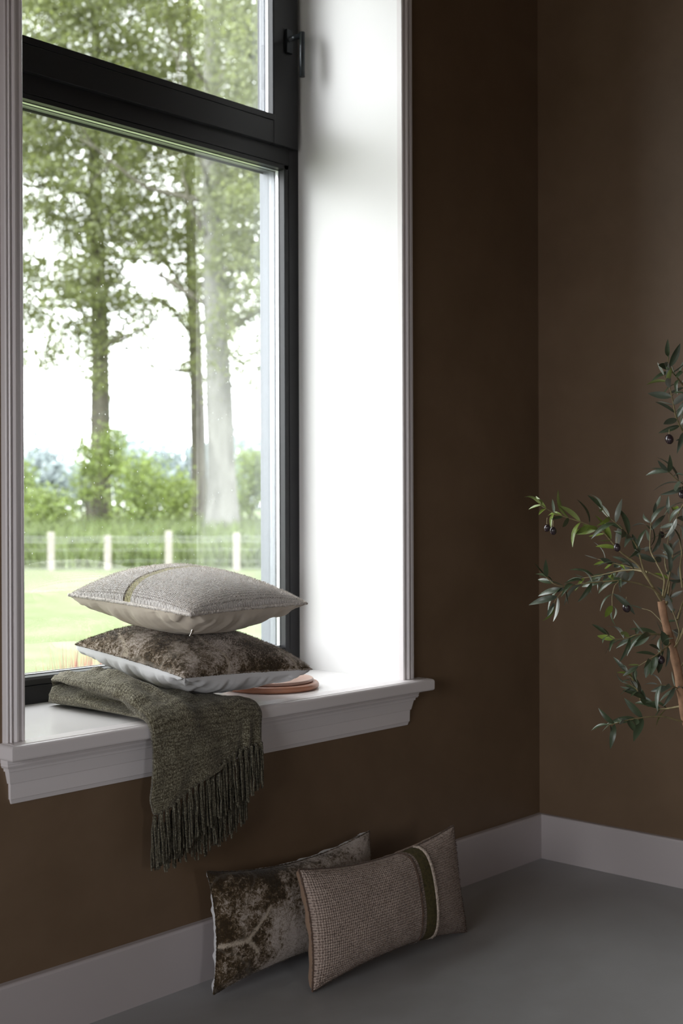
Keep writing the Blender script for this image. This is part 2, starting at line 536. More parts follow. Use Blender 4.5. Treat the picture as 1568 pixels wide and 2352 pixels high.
portal('daylight_portal_front', ((XL + XR) / 2, D + 0.10, (HS + ZT) / 2), (math.radians(-90), 0, 0), XR - XL, ZT - HS)
portal('daylight_portal_rear', ((BX0 + BX1) / 2, RY0 - 0.1, (BZ0 + BZ1) / 2), (math.radians(90), 0, 0), BX1 - BX0, BZ1 - BZ0)
portal('daylight_portal_left', (RX0 - 0.1, (LY0 + LY1) / 2, (LZ0 + LZ1) / 2), (0, math.radians(-90), 0), LZ1 - LZ0, LY1 - LY0)

# reveal linings (white painted boards on both sides and the head)
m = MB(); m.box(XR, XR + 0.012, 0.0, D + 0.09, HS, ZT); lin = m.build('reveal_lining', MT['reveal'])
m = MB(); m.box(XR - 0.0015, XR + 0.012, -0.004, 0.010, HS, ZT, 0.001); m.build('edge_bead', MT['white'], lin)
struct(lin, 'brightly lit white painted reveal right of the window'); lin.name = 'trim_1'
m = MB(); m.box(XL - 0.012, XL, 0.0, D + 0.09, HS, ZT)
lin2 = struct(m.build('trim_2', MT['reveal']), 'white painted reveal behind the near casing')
m = MB(); m.box(XL - 0.012, XR + 0.012, 0.0, D + 0.09, ZT, ZT + 0.012)
struct(m.build('trim_3', MT['reveal']), 'white painted head of the window reveal')

# moulded casing: profile (x across, y proud) extruded upward
CAS = [(0.0, 0.0), (0.0, -0.013), (0.003, -0.0155), (0.0065, -0.0155), (0.0085, -0.0125), (0.0135, -0.010), (0.0165, -0.0115),
       (0.018, -0.0170), (0.0190, -0.0185), (0.0235, -0.0190), (0.0275, -0.0165), (0.0300, -0.0105), (0.0315, -0.0100), (0.0325, -0.0160),
       (0.0360, -0.0175), (0.0380, -0.0150), (0.0390, -0.0120), (0.0402, -0.0150), (0.0440, -0.0160), (0.0465, -0.0135), (0.0475, 0.0)]
def casing(name, x_in, sgn, label):
    """x_in = edge at the opening; sgn = +1 casing extends to +x"""
    prof = [(x_in + sgn * a, b) for a, b in CAS]
    if sgn < 0: pass
    V = []; n = len(prof)
    for z in (HS + 0.0003, ZT + 0.05):
        V += [(x, y, z) for x, y in prof]
    F = [(i, i + 1, n + i + 1, n + i) for i in range(n - 1)]
    if sgn > 0: F = [f[::-1] for f in F]
    F += [tuple(range(n)), tuple(range(2 * n - 1, n - 1, -1))]
    o = obj(name, V, F, MT['white'])
    return struct(o, label)
CASL_IN = XL - 0.0015
casing('trim_4', CASL_IN, -1, 'pinkish-white moulded casing at the near side of the window')
casing('trim_5', XR - 0.0135 + 0.005, +1, 'white moulded casing at the corner side of the window')
m = MB(); m.box(CASL_IN - 0.0475, XR + 0.04, -0.016, 0, ZT + 0.003, ZT + 0.05, 0.002)
struct(m.build('trim_6', MT['white']), 'white casing across the head of the window')

# baseboards
BH, BT = 0.144, 0.0194
def bb_profile():
    return [(0, 0), (BT, 0), (BT, BH - 0.006), (BT - 0.002, BH - 0.0015), (BT - 0.005, BH), (0, BH)]
pr_ = bb_profile(); n = len(pr_)
V = [(RX0, -a, z) for a, z in pr_] + [(-a, -a, z) for a, z in pr_]
F = [(i, (i + 1) % n, n + (i + 1) % n, n + i) for i in range(n)] + [tuple(range(n))[::-1], tuple(range(n, 2 * n))]
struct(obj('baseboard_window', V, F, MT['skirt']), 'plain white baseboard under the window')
V = [(-a, -a, z) for a, z in pr_] + [(-a, RY0, z) for a, z in pr_]
struct(obj('baseboard_right', V, F, MT['skirt']), 'plain white baseboard along the olive tree wall')

# ------------------------------------------------------------------ window board (sill) with nosing and stepped apron
sx0, sx1, sy0, TS = -2.0454, -0.6264, -0.0555, 0.0348
m = MB(); m.box(XL, XR, -0.0, D + 0.02, HS - TS, HS)
root_sill = m.build('window_board', MT['board'])
def ring_profile(prof, x0, x1, name, mat, parent):
    """profile list of (projection e, z): wraps wall front from (x0-e) to (x1+e), mitred returns to the wall"""
    V = []; k = len(prof)
    for e, z in prof:
        V += [(x0 - e, 0.0, z), (x0 - e, -e, z), (x1 + e, -e, z), (x1 + e, 0.0, z)]
    F = []
    for i in range(k - 1):
        for j in range(3):
            F.append((4 * i + j, 4 * (i + 1) + j, 4 * (i + 1) + j + 1, 4 * i + j + 1))
    F.append((0, 1, 2, 3)); F.append(tuple(4 * (k - 1) + j for j in (3, 2, 1, 0)))
    return obj(name, V, F, mat, parent)
e0 = -sy0
def arc(cx_, cz_, r, a0, a1, n=5):
    return [(cx_ + r * math.cos(t), cz_ + r * math.sin(t)) for t in np.linspace(math.radians(a0), math.radians(a1), n)]
prof = [(0.0, HS)] + [(e0 - 0.0112, HS), (e0 - 0.0108, HS - 0.0012), (e0 - 0.0098, HS - 0.0014)] + arc(e0 - 0.0085, HS - 0.0095, 0.0085, 98, 0, 6) + arc(e0 - 0.006, HS - TS + 0.006, 0.006, 0, -90, 4) + [(0.0, HS - TS)]
ring_profile(prof, sx0 + e0, sx1 - e0, 'nosing', MT['white'], root_sill)
z0 = HS - TS
prof = [(0.0, z0), (0.0275, z0), (0.0275, z0 - 0.0085), (0.0262, z0 - 0.0095), (0.0268, z0 - 0.0135), (0.0240, z0 - 0.0190), (0.0205, z0 - 0.0195),
        (0.0195, z0 - 0.0265), (0.0165, z0 - 0.0275), (0.0110, z0 - 0.0540), (0.0085, z0 - 0.0550), (0.0078, z0 - 0.0880),
        (0.0060, z0 - 0.0890), (0.0035, z0 - 0.0985), (0.0, z0 - 0.0990)]
ring_profile(prof, -2.0135 + 0.002, -0.6901 - 0.0005, 'apron', MT['white'], root_sill)
root_sill['kind'] = 'structure'; root_sill['label'] = 'white window board with rounded nosing and stepped apron'
root_sill.name = 'trim_7'

# ------------------------------------------------------------------ window
win = empty('window_1', (XL, D, HS)); win['kind'] = 'structure'; win['label'] = 'anthracite aluminium window with opening upper sash and fixed lower pane'
def wpart(mb, name, mat, parent=win):
    o = mb.build(name, mat, parent)
    p = parent
    o.matrix_parent_inverse = Matrix.Translation(-Vector((XL, D, HS)))
    return o
def wsub(mb, name, mat, parent):
    o = mb.build(name, mat, parent)
    return o
ZM0, ZM1 = 2.203, 2.345      # transom of the fixed frame
GY = D + 0.024               # glass inner plane
FX = XR - 0.042              # fixed frame sight line at the right
FLX = XL + 0.042
m = MB()
c = 0.0012
m.box(FX, XR, D, D + 0.075, HS, ZT, c); m.box(XL, FLX, D, D + 0.075, HS, ZT, c)
m.box(FLX, FX, D, D + 0.075, HS, 0.7005, c); m.box(FLX, FX, D, D + 0.075, ZT - 0.045, ZT, c)
m.box(FLX, FX, D, D + 0.075, 2.2045, 2.30, c)
fr = wpart(m, 'fixed_frame', MT['black'])
# glazing beads of the lower pane (each length a sub-part)
def bead_v(x0, x1, z0, z1, y0=D + 0.0006):
    mb = MB(); mb.box(x0, x1, y0, GY, z0, z1, 0.001); return mb
BW = 0.0195
wsub(bead_v(FX - BW, FX - 0.0015, 0.702, 2.203), 'glazing_bead', MT['black'], fr)
wsub(bead_v(FLX + 0.0015, FLX + BW, 0.702, 2.203), 'glazing_bead', MT['black'], fr)
mb = MB()
mb.add([(FLX, D + 0.001, 0.7025), (FX, D + 0.001, 0.7025), (FX, GY, 0.7025), (FLX, GY, 0.7025),
        (FLX, D + 0.001, 0.716), (FX, D + 0.001, 0.716), (FX, D + 0.006, 0.7225), (FLX, D + 0.006, 0.7225), (FX, GY, 0.7265), (FLX, GY, 0.7265)],
       [(0, 1, 5, 4), (4, 5, 6, 7), (7, 6, 8, 9), (0, 4, 7, 9, 3), (1, 2, 8, 6, 5), (0, 3, 2, 1), (3, 9, 8, 2)])
wsub(mb, 'glazing_bead', MT['black'], fr)
wsub(bead_v(FLX, FX, 2.190, 2.203), 'glazing_bead', MT['black'], fr)
# pane: gasket, spacer, glass
px0, px1, pz0, pz1 = FLX + BW, FX - BW, 0.7265, 2.190
def ring(mb, x0, x1, z0, z1, w, y0, y1):
    mb.box(x0, x0 + w, y0, y1, z0, z1); mb.box(x1 - w, x1, y0, y1, z0, z1)
    mb.box(x0 + w, x1 - w, y0, y1, z0, z0 + w); mb.box(x0 + w, x1 - w, y0, y1, z1 - w, z1)
def pane(x0, x1, z0, z1, yg, parent):
    mb = MB(); ring(mb, x0, x1, z0, z1, 0.0028, yg - 0.0030, yg - 0.0002); gk = wsub(mb, 'gasket', MT['gasket'], parent)
    mb = MB(); ring(mb, x0, x1, z0, z1, 0.0035, yg + 0.0006, yg + 0.0135); wsub(mb, 'spacer', MT['steel'], parent)
    for dy in (0.0, 0.014):
        y = yg + dy
        obj('glass', [(x0, y, z0), (x1, y, z0), (x1, y, z1), (x0, y, z1)], [(0, 1, 2, 3)], MT['glass'], parent)
lp = wpart((lambda b: (ring(b, px0 - 0.004, px1 + 0.004, pz0 - 0.004, pz1 + 0.004, 0.0065, GY + 0.0146, GY + 0.019), b)[1])(MB()), 'lower_pane', MT['gasket'])
pane(px0 - 0.002, px1 + 0.002, pz0 - 0.002, pz1 + 0.002, GY + 0.001, lp)
# pale outer cladding beyond the glass
ox = -0.7725
m = MB()
m.box(ox, XR + 0.0115, GY + 0.019, GY + 0.083, 0.60, ZT + 0.02, 0.001)
m.box(XL - 0.01, XL + 0.0635, GY + 0.019, GY + 0.083, 0.60, ZT + 0.02, 0.001)
m.box(XL + 0.0635, ox, GY + 0.019, GY + 0.083, 0.60, 0.712, 0.001)
m.box(XL + 0.0635, ox, GY + 0.019, GY + 0.066, 2.196, 2.34, 0.001)
wpart(m, 'outer_cladding', MT['outer'])
m = MB(); m.box(XL + 0.0635, ox, GY + 0.066, GY + 0.070, 2.1905, 2.34, 0.0008); wpart(m, 'drip_edge', MT['black'])
# opening upper sash, proud of the frame
SY = D - 0.018
SX1 = -0.727; SX0 = XL + 0.018; SZ0 = 2.2535; SZ1 = ZT - 0.02
gx1 = -0.8335; gx0 = XL + 0.1245; gz0 = 2.341; gz1 = SZ1 - 0.09
m = MB()
m.box(gx1, SX1, SY, SY + 0.07, SZ0, SZ1, 0.0025); m.box(SX0, gx0, SY, SY + 0.07, SZ0, SZ1, 0.0025)
m.box(gx0 - 0.001, gx1 + 0.001, SY + 0.0002, SY + 0.07, SZ0, gz0 - 0.0195, 0.0015)
m.box(gx0 - 0.001, gx1 + 0.001, SY + 0.0002, SY + 0.07, gz1, SZ1, 0.0015)
sash = wpart(m, 'sash', MT['black'])
sash['label'] = 'opening upper sash with dark handle'
m = MB(); m.box(gx0 - 0.001, gx1 + 0.008, SY - 0.0002, SY + 0.020, gz0 - 0.018, gz0, 0.001); wsub(m, 'glazing_bead', MT['black'], sash)
m = MB(); m.box(gx0 - 0.001, gx1 + 0.001, SY + 0.001, SY + 0.020, gz1 - 0.002, gz1 + 0.016, 0.001); wsub(m, 'glazing_bead', MT['black'], sash)
m = MB(); m.box(gx1 - 0.001, gx1 + 0.012, SY + 0.0012, SY + 0.020, gz0, gz1, 0.001)
wsub(m, 'glazing_bead', MT['black'], sash)
m = MB(); ring(m, gx0 - 0.004, gx1 + 0.004, gz0 - 0.004, gz1 + 0.004, 0.0095, SY + 0.0356, SY + 0.040)
up = wpart(m, 'upper_pane', MT['gasket'])
pane(gx0 - 0.002, gx1 + 0.002, gz0 - 0.002, gz1 + 0.002, SY + 0.0215, up)
# lever handle on the sash
hd = empty('handle_pivot'); bpy.data.objects.remove(hd)
hx, hz = -0.772, 2.574
m = MB(); m.box(hx - 0.013, hx + 0.013, SY - 0.010, SY + 0.0005, hz - 0.036, hz + 0.036, 0.0015)
hb = wpart(m, 'handle', MT['handle']); hb['label'] = 'dark metal lever handle pointing down'
m = MB()
y2 = SY - 0.061
m.tube([(hx, SY - 0.0095, hz + 0.006), (hx, y2 + 0.001, hz + 0.006)], [0.0082, 0.0082], 20)
m.tube([(hx, y2, hz + 0.0145), (hx, y2, hz - 0.120)], [0.0085, 0.0085], 20)
h2 = wsub(m, 'lever', MT['handle'], hb)
for f_ in h2.data.polygons:
    if len(f_.vertices) == 4: f_.use_smooth = True
# rain drops left on the outside of the panes
def drops(x0, x1, z0, z1, y, n, parent, seed):
    r = np.random.default_rng(seed); V = []; Fq = []
    for k in range(n):
        x = r.uniform(x0, x1); z = r.uniform(z0, z1); a = r.uniform(0.0006, 0.0017); el = r.uniform(1, 2.2)
        b = len(V)
        for i in range(3):
            for j in range(8):
                rr = a * (1, 0.75, 0.35)[i]; V.append((x + rr * math.cos(j * .785), y + a * (0, 0.4, 0.6)[i], z + el * rr * math.sin(j * .785)))
        for i in range(2):
            for j in range(8): Fq.append((b + i * 8 + j, b + i * 8 + (j + 1) % 8, b + (i + 1) * 8 + (j + 1) % 8, b + (i + 1) * 8 + j))
        Fq.append(tuple(b + 16 + j for j in range(8)))
    o = obj('rain_drops', V, Fq, MT['drop'], parent, smooth=True)
    o['kind'] = 'stuff'
    return o
md = bpy.data.materials.new('water_drop'); md.use_nodes = True
_nt = md.node_tree; _p = _nt.nodes['Principled BSDF']
_p.inputs['Base Color'].default_value = (0.95, 0.97, 1, 1); _p.inputs['Roughness'].default_value = 0.05
_p.inputs['Transmission Weight'].default_value = 0.35; _p.inputs['IOR'].default_value = 1.33
MT['drop'] = md
drops(-1.72, -0.95, 0.95, 2.15, GY + 0.0152, 330, lp, 3)
drops(-1.72, -0.95, 2.36, 2.75, SY + 0.0362, 60, up, 4)

# ------------------------------------------------------------------ cushions
def cushion_shape(W, H, T0, T1, n=96, nv=None, inset=0.055, inset_y=None, power_b=None, power=0.42, seed=1, wr=1.0, seam=None, pinch=0.012):
    """returns (verts_top, verts_bottom, uv) on an nu x nv grid sharing the seam; local x,y in the plane, z thickness
    T0 = bulge of the upper face, T1 = bulge of the lower face"""
    nv = nv or n
    tu = -np.cos(np.linspace(0, math.pi, n)); tv = -np.cos(np.linspace(0, math.pi, nv))
    tu = 0.55 * tu + 0.45 * np.linspace(-1, 1, n); tv = 0.55 * tv + 0.45 * np.linspace(-1, 1, nv)
    U, Vv = np.meshgrid(tu, tv, indexing='ij')
    # outline drawn in between the pointed corners
    ix = inset * (1 - Vv ** 2) ** 1.0; iy = (inset if inset_y is None else inset_y) * (1 - U ** 2) ** 1.0
    X = (W / 2) * U * (1 - ix * 2 * (np.abs(U) ** 2)); Y = (H / 2) * Vv * (1 - iy * 2 * (W / H) ** 0.5 * (np.abs(Vv) ** 2))
    g = np.clip((1 - U ** 2) * (1 - Vv ** 2), 0, 1)
    prof = g ** power
    profb = g ** (power_b or power)
    # slumped, uneven filling
    lump = 1 + 0.10 * fbm(X, Y, 0, seed, 3, 2.0) + 0.04 * fbm(X, Y, 0, seed + 9, 3, 6.0)
    # wrinkles running in from the seams and fanning out of corners
    dU = 1 - np.abs(U); dV = 1 - np.abs(Vv)
    wrk = (np.exp(-dV / 0.30) * fbm(X * 1.0, Y * 0.15, 0, seed + 3, 3, 9.0) * np.clip(dV / 0.06, 0, 1) +
           np.exp(-dU / 0.30) * fbm(X * 0.15, Y * 1.0, 0, seed + 4, 3, 9.0) * np.clip(dU / 0.06, 0, 1))
    ang = np.arctan2(dV + 1e-6, dU + 1e-6); rad = np.hypot(dU, dV)
    fan = np.exp(-rad / 0.35) * np.sin(ang * 9 + seed) * np.clip(rad / 0.08, 0, 1)
    sz = seam(U, Vv) if seam is not None else 0
    zt = T0 * prof * lump + sz + wr * 0.45 * (0.0022 * wrk + 0.0016 * fan)
    lump2 = 1 + 0.08 * fbm(X, Y, 0, seed + 20, 3, 2.0)
    wrk2 = (np.exp(-dV / 0.42) * fbm(X * 1.0, Y * 0.10, 0, seed + 13, 3, 16.0) * np.clip(dV / 0.03, 0, 1) +
            np.exp(-dU / 0.42) * fbm(X * 0.10, Y * 1.0, 0, seed + 14, 3, 16.0) * np.clip(dU / 0.03, 0, 1))
    zb = -T1 * profb * lump2 + sz + wr * (0.0105 * wrk2 + 0.006 * fan)
    edge = (np.abs(U) > 0.9999) | (np.abs(Vv) > 0.9999)
    zt = np.where(edge, sz + 0 * zt, zt); zb = np.where(edge, sz + 0 * zb, zb)
    return (np.stack([X, Y, zt], -1).reshape(-1, 3), np.stack([X, Y, zb], -1).reshape(-1, 3),
            np.stack([(U + 1) / 2, (Vv + 1) / 2], -1).reshape(-1, 2), n, nv)


def build_cushion(name, origin, ax, ay, W, H, T0, T1, m_front, m_back, label, group=None, piping=None, n=110, nv=None, **kw):
    ax = Vector(ax).normalized(); ay = Vector(ay); ay = (ay - ax * ay.dot(ax)).normalized(); az = ax.cross(ay)
    root = empty(name); root.matrix_world = Matrix(((ax.x, ay.x, az.x, origin[0]), (ax.y, ay.y, az.y, origin[1]), (ax.z, ay.z, az.z, origin[2]), (0, 0, 0, 1)))
    tag(root, label, 'cushion', group)
    vt, vb, uv, n, nv = cushion_shape(W, H, T0, T1, n=n, nv=nv, **kw)
    Fq = grid_faces(n, nv)
    front = obj('front_panel', vt, Fq[:, ::1], m_front, root, smooth=True, uv=uv)
    back = obj('back_panel', vb, Fq[:, ::-1], m_back, root, smooth=True, uv=uv)
    return root, front, back, vt.reshape(n, nv, 3), vb.reshape(n, nv, 3)


def seam_ridge(root, grid, mat, r, name='seam', noise_amp=0.0):
    """fuzzy rolled edge where the front fabric meets the back"""
    g = grid
    loop = np.concatenate([g[:, 0], g[-1, 1:], g[::-1, -1][1:], g[0, ::-1][1:-1]])
    n = len(loop); k = 7
    T = np.roll(loop, -1, 0) - np.roll(loop, 1, 0); T /= np.linalg.norm(T, axis=1)[:, None]
    Nn = np.cross(T, [0, 0, 1.0]); Nn /= np.linalg.norm(Nn, axis=1)[:, None]
    a = np.linspace(0, 2 * math.pi, k, endpoint=False)
    rr = r * (1 + noise_amp * np.random.default_rng(5).normal(size=(n, k)))
    V = loop[:, None] + rr[..., None] * (np.cos(a)[None, :, None] * Nn[:, None] + np.sin(a)[None, :, None] * np.array([0, 0, 1.0]))
    return obj(name, V.reshape(-1, 3), grid_faces(n, k, True, True), mat, root, smooth=True)


def fuzz_fibres(root, grid, mat, count, length, rad, seed, name='fuzz', umask=None):
    """short fibres standing off the cloth, one joined part"""
    r = np.random.default_rng(seed); n, nv = grid.shape[:2]
    i = r.integers(1, n - 2, count); j = r.integers(1, nv - 2, count)
    fi, fj = r.random(count)[:, None], r.random(count)[:, None]
    P0 = (grid[i, j] * (1 - fi) + grid[i + 1, j] * fi) * (1 - fj) + (grid[i, j + 1] * (1 - fi) + grid[i + 1, j + 1] * fi) * fj
    du = grid[i + 1, j] - grid[i - 1, j]; dv = grid[i, j + 1] - grid[i, j - 1]
    nn = np.cross(du, dv); nn /= np.linalg.norm(nn, axis=1)[:, None] + 1e-9
    d = nn + r.normal(size=(count, 3)) * 0.75; d /= np.linalg.norm(d, axis=1)[:, None]
    L = length * r.uniform(0.5, 1.3, count)[:, None]
    s = np.cross(d, r.normal(size=(count, 3))); s /= np.linalg.norm(s, axis=1)[:, None] + 1e-9
    P1 = P0 + d * L * 0.6 + s * L * 0.15; P2 = P0 + d * L + s * L * 0.45
    w = np.cross(d, s) * rad
    P0 = P0 - nn * 0.0008
    V = np.stack([P0 - w, P0 + w, P1 + w * .8, P1 - w * .8, P2], 1).reshape(-1, 3)
    b = np.arange(count)[:, None] * 5
    F4 = (b + np.array([[0, 1, 2, 3]])); F3 = (b + np.array([[3, 2, 4]]))
    F = [tuple(x) for x in F4.tolist()] + [tuple(x) for x in F3.tolist()]
    o = obj(name, V, F, mat, root); o['kind'] = 'stuff'
    return o


MT['boucle'] = mat_weave('cream_boucle_weave', (0.22, 0.18, 0.16), (0.82, 0.78, 0.745), (0.95, 0.93, 0.91), 96, 74, 1.0, 0.006,
                         stripe=[(0.640, 0.647, (0.62, 0.57, 0.52)), (0.555, 0.571, (0.11, 0.085, 0.050)), (0.508, 0.555, (0.50, 0.46, 0.26)), (0.470, 0.478, (0.52, 0.47, 0.42))])
MT['cream_cotton'] = mat_cotton('cream_cotton', (0.66, 0.585, 0.49))
MT['white_cotton'] = mat_cotton('white_cotton', (0.80, 0.80, 0.81))
MT['beige_cotton'] = mat_cotton('beige_cotton', (0.33, 0.22, 0.15))
MT['hide'] = mat_hide('mottled_velvet_dark', (0.31, 0.12, 0.0), 3.4, 1.0, -0.04, patch=(0.25, 0.6, 0.60, 0.44), segs=[(0.36, -0.05, 0.34, 0.22), (0.34, 0.22, 0.42, 0.5), (0.42, 0.5, 0.36, 0.8), (0.88, 0.0, 0.80, 0.25), (0.0, 0.55, 0.10, 0.75)], vor=0.25)
MT['hide2'] = mat_hide('mottled_velvet_pale', (1.31, 0.52, 0.0), 4.2, 0.90, 0.05, patch=(0.18, 0.34, 0.40, 0.60), segs=[(-0.02, 0.375, 0.12, 0.39), (0.12, 0.39, 0.225, 0.56), (0.12, 0.39, 0.175, 0.28), (0.225, 0.56, 0.25, 0.62)], vor=0.12)
MT['linen'] = mat_weave('beige_basket_weave', (0.11, 0.070, 0.050), (0.44, 0.335, 0.28), (0.72, 0.60, 0.52), 96, 44, 1.0, 0.006, fuzz=160)
MT['green_band'] = simple('olive_green_chenille', (0.085, 0.070, 0.024), 0.95, var=0.4, vscale=150, bmp=0.8, bscale=300)
MT['cord'] = simple('twisted_beige_cord', (0.52, 0.43, 0.36), 0.95, var=0.35, vscale=220, bmp=0.8, bscale=260)
MT['zip'] = simple('zip_metal', (0.5, 0.48, 0.44), 0.3, metal=1.0)

def from_corners(L, Fr, R):
    L, Fr, R = map(np.array, (L, Fr, R))
    return (L + R) / 2, R - Fr, L - Fr

# upper cushion on the sill
o, ax, ay = from_corners((-1.613, 0.35, 0.931), (-1.577, -0.078, 0.901), (-1.148, -0.042, 0.902))
root, fp, bp_, vt, vb = build_cushion('square_cushion', o, ax, ay, 0.43, 0.43, 0.088, 0.080, MT['boucle'], MT['cream_cotton'],
    'cream woven boucle cushion with an olive stripe, on top of the sill stack', 'square cushions stacked on the window board', n=150, seed=11, inset=0.030, power=0.46,
    seam=lambda U, V: -0.004 * (1 - np.maximum(U ** 2, V ** 2)))
MT['boucle_edge'] = simple('cream_boucle_edge', (0.74, 0.69, 0.64), 0.95, var=0.3, vscale=260, bmp=0.8, bscale=300)
seam_ridge(root, vt, MT['boucle_edge'], 0.0042, noise_amp=0.22)
fuzz_fibres(root, vt, MT['boucle_edge'], 26000, 0.0050, 0.0004, 1)

def zip_pull(root, local, name='zip_pull'):
    mb = MB()
    mb.box(-0.0022, 0.0022, -0.001, 0.001, -0.012, 0.0, 0.0006)
    mb.box(-0.0035, 0.0035, -0.0016, 0.0016, -0.001, 0.006, 0.0008)
    z = mb.build(name, MT['zip'], root); z.location = local; z['label'] = 'small metal zip pull'
    return z

def local_of(root, p):
    return root.matrix_world.inverted() @ Vector(p)

bpy.context.view_layer.update()

# lower cushion
o, ax, ay = from_corners((-1.573, 0.376, 0.800), (-1.571, -0.054, 0.7515), (-1.142, -0.053, 0.7305))
root2, fp2, bp2, vt2, vb2 = build_cushion('square_cushion', o, ax, ay, 0.435, 0.435, 0.082, 0.078, MT['hide'], MT['white_cotton'],
    'mottled brown velvet cushion with white back, under the cream boucle one', 'square cushions stacked on the window board', n=150, seed=23, inset=0.030, power=0.44,
    seam=lambda U, V: -0.003 * (1 - np.maximum(U ** 2, V ** 2)))
seam_ridge(root2, vt2, MT['hide'], 0.0022, noise_amp=0.3)
fuzz_fibres(root2, vt2, MT['hide'], 24000, 0.0045, 0.00035, 2)

bpy.context.view_layer.update()
zp = zip_pull(root, (0, 0, 0)); zp.matrix_world = Matrix.Translation(Vector(at_depth(441, 1452, 3.01).tolist())) @ Matrix.Rotation(0.6, 4, 'Y')
zp = zip_pull(root2, (0, 0, 0)); zp.matrix_world = Matrix.Translation(Vector(at_depth(262, 1543, 3.155).tolist()))
# lumbar cushions on the floor
def band_strip(root, grid, u0, u1, mat, lift, name, n=None, edge_noise=0.0):
    nu, nv = grid.shape[:2]
    # grid u coordinate is its row index through the cosine spacing
    tu = -np.cos(np.linspace(0, math.pi, nu)); tu = 0.55 * tu + 0.45 * np.linspace(-1, 1, nu); tu = (tu + 1) / 2
    k = 10
    us = np.linspace(u0, u1, k); P = np.empty((k, nv, 3))
    for a, u in enumerate(us):
        i = int(np.clip(np.searchsorted(tu, u) - 1, 0, nu - 2)); t = (u - tu[i]) / (tu[i + 1] - tu[i])
        P[a] = grid[i] * (1 - t) + grid[i + 1] * t
    prof = lift * np.sin(np.linspace(0, math.pi, k)) ** 0.4 + 0.0006
    du = np.gradient(P, axis=0); dv = np.gradient(P, axis=1); nn = np.cross(du, dv); nn /= np.linalg.norm(nn, axis=2)[..., None] + 1e-9
    if nn[k // 2, nv // 2, 2] < 0: nn = -nn
    r = np.random.default_rng(int(u0 * 1000))
    P = P + nn * (prof[:, None, None] * (1 + edge_noise * r.normal(size=(k, nv, 1))))
    return obj(name, P.reshape(-1, 3), grid_faces(k, nv), mat, root, smooth=True)

zz = lambda U, V: 0.0
# rear one: mottled velvet
oA = np.array([-1.243, -0.098, 0.142])
rA, fA, bA, vtA, vbA = build_cushion('lumbar_cushion', oA, (0.60, 0.016, -0.020), (0.0, 0.03, 0.28), 0.600, 0.282, 0.060, 0.050, MT['hide2'], MT['white_cotton'],
    'mottled brown velvet lumbar cushion leaning against the baseboard', 'lumbar cushions leaning under the window', n=150, nv=90, seed=31, inset=0.035, power=0.40, wr=1.6, inset_y=0.075, power_b=0.30)
seam_ridge(rA, vtA, MT['hide2'], 0.0022, noise_amp=0.3)
fuzz_fibres(rA, vtA, MT['hide2'], 12000, 0.0035, 0.0003, 3)
# front one: basket weave with olive band
oB = np.array([-1.066, -0.248, 0.1425])
rB, fB, bB, vtB, vbB = build_cushion('lumbar_cushion', oB, (0.60, -0.004, -0.006), (0.0, 0.045, 0.275), 0.600, 0.284, 0.070, 0.056, MT['linen'], MT['beige_cotton'],
    'beige basket-weave lumbar cushion with an olive band, in front of the velvet one', 'lumbar cushions leaning under the window', n=200, nv=110, seed=42, inset=0.035, power=0.42, wr=1.4, inset_y=0.075, power_b=0.30)
band_strip(rB, vtB, 0.625, 0.700, MT['green_band'], 0.0012, 'olive_band', edge_noise=0.2)
band_strip(rB, vtB, 0.700, 0.716, MT['cord'], 0.0036, 'cord', edge_noise=0.3)
band_strip(rB, vtB, 0.592, 0.604, MT['linen'], 0.0026, 'raised_seam', edge_noise=0.3)
seam_ridge(rB, vtB, MT['linen'], 0.0026, noise_amp=0.3)
fuzz_fibres(rB, vtB, MT['linen'], 9000, 0.004, 0.0004, 4)

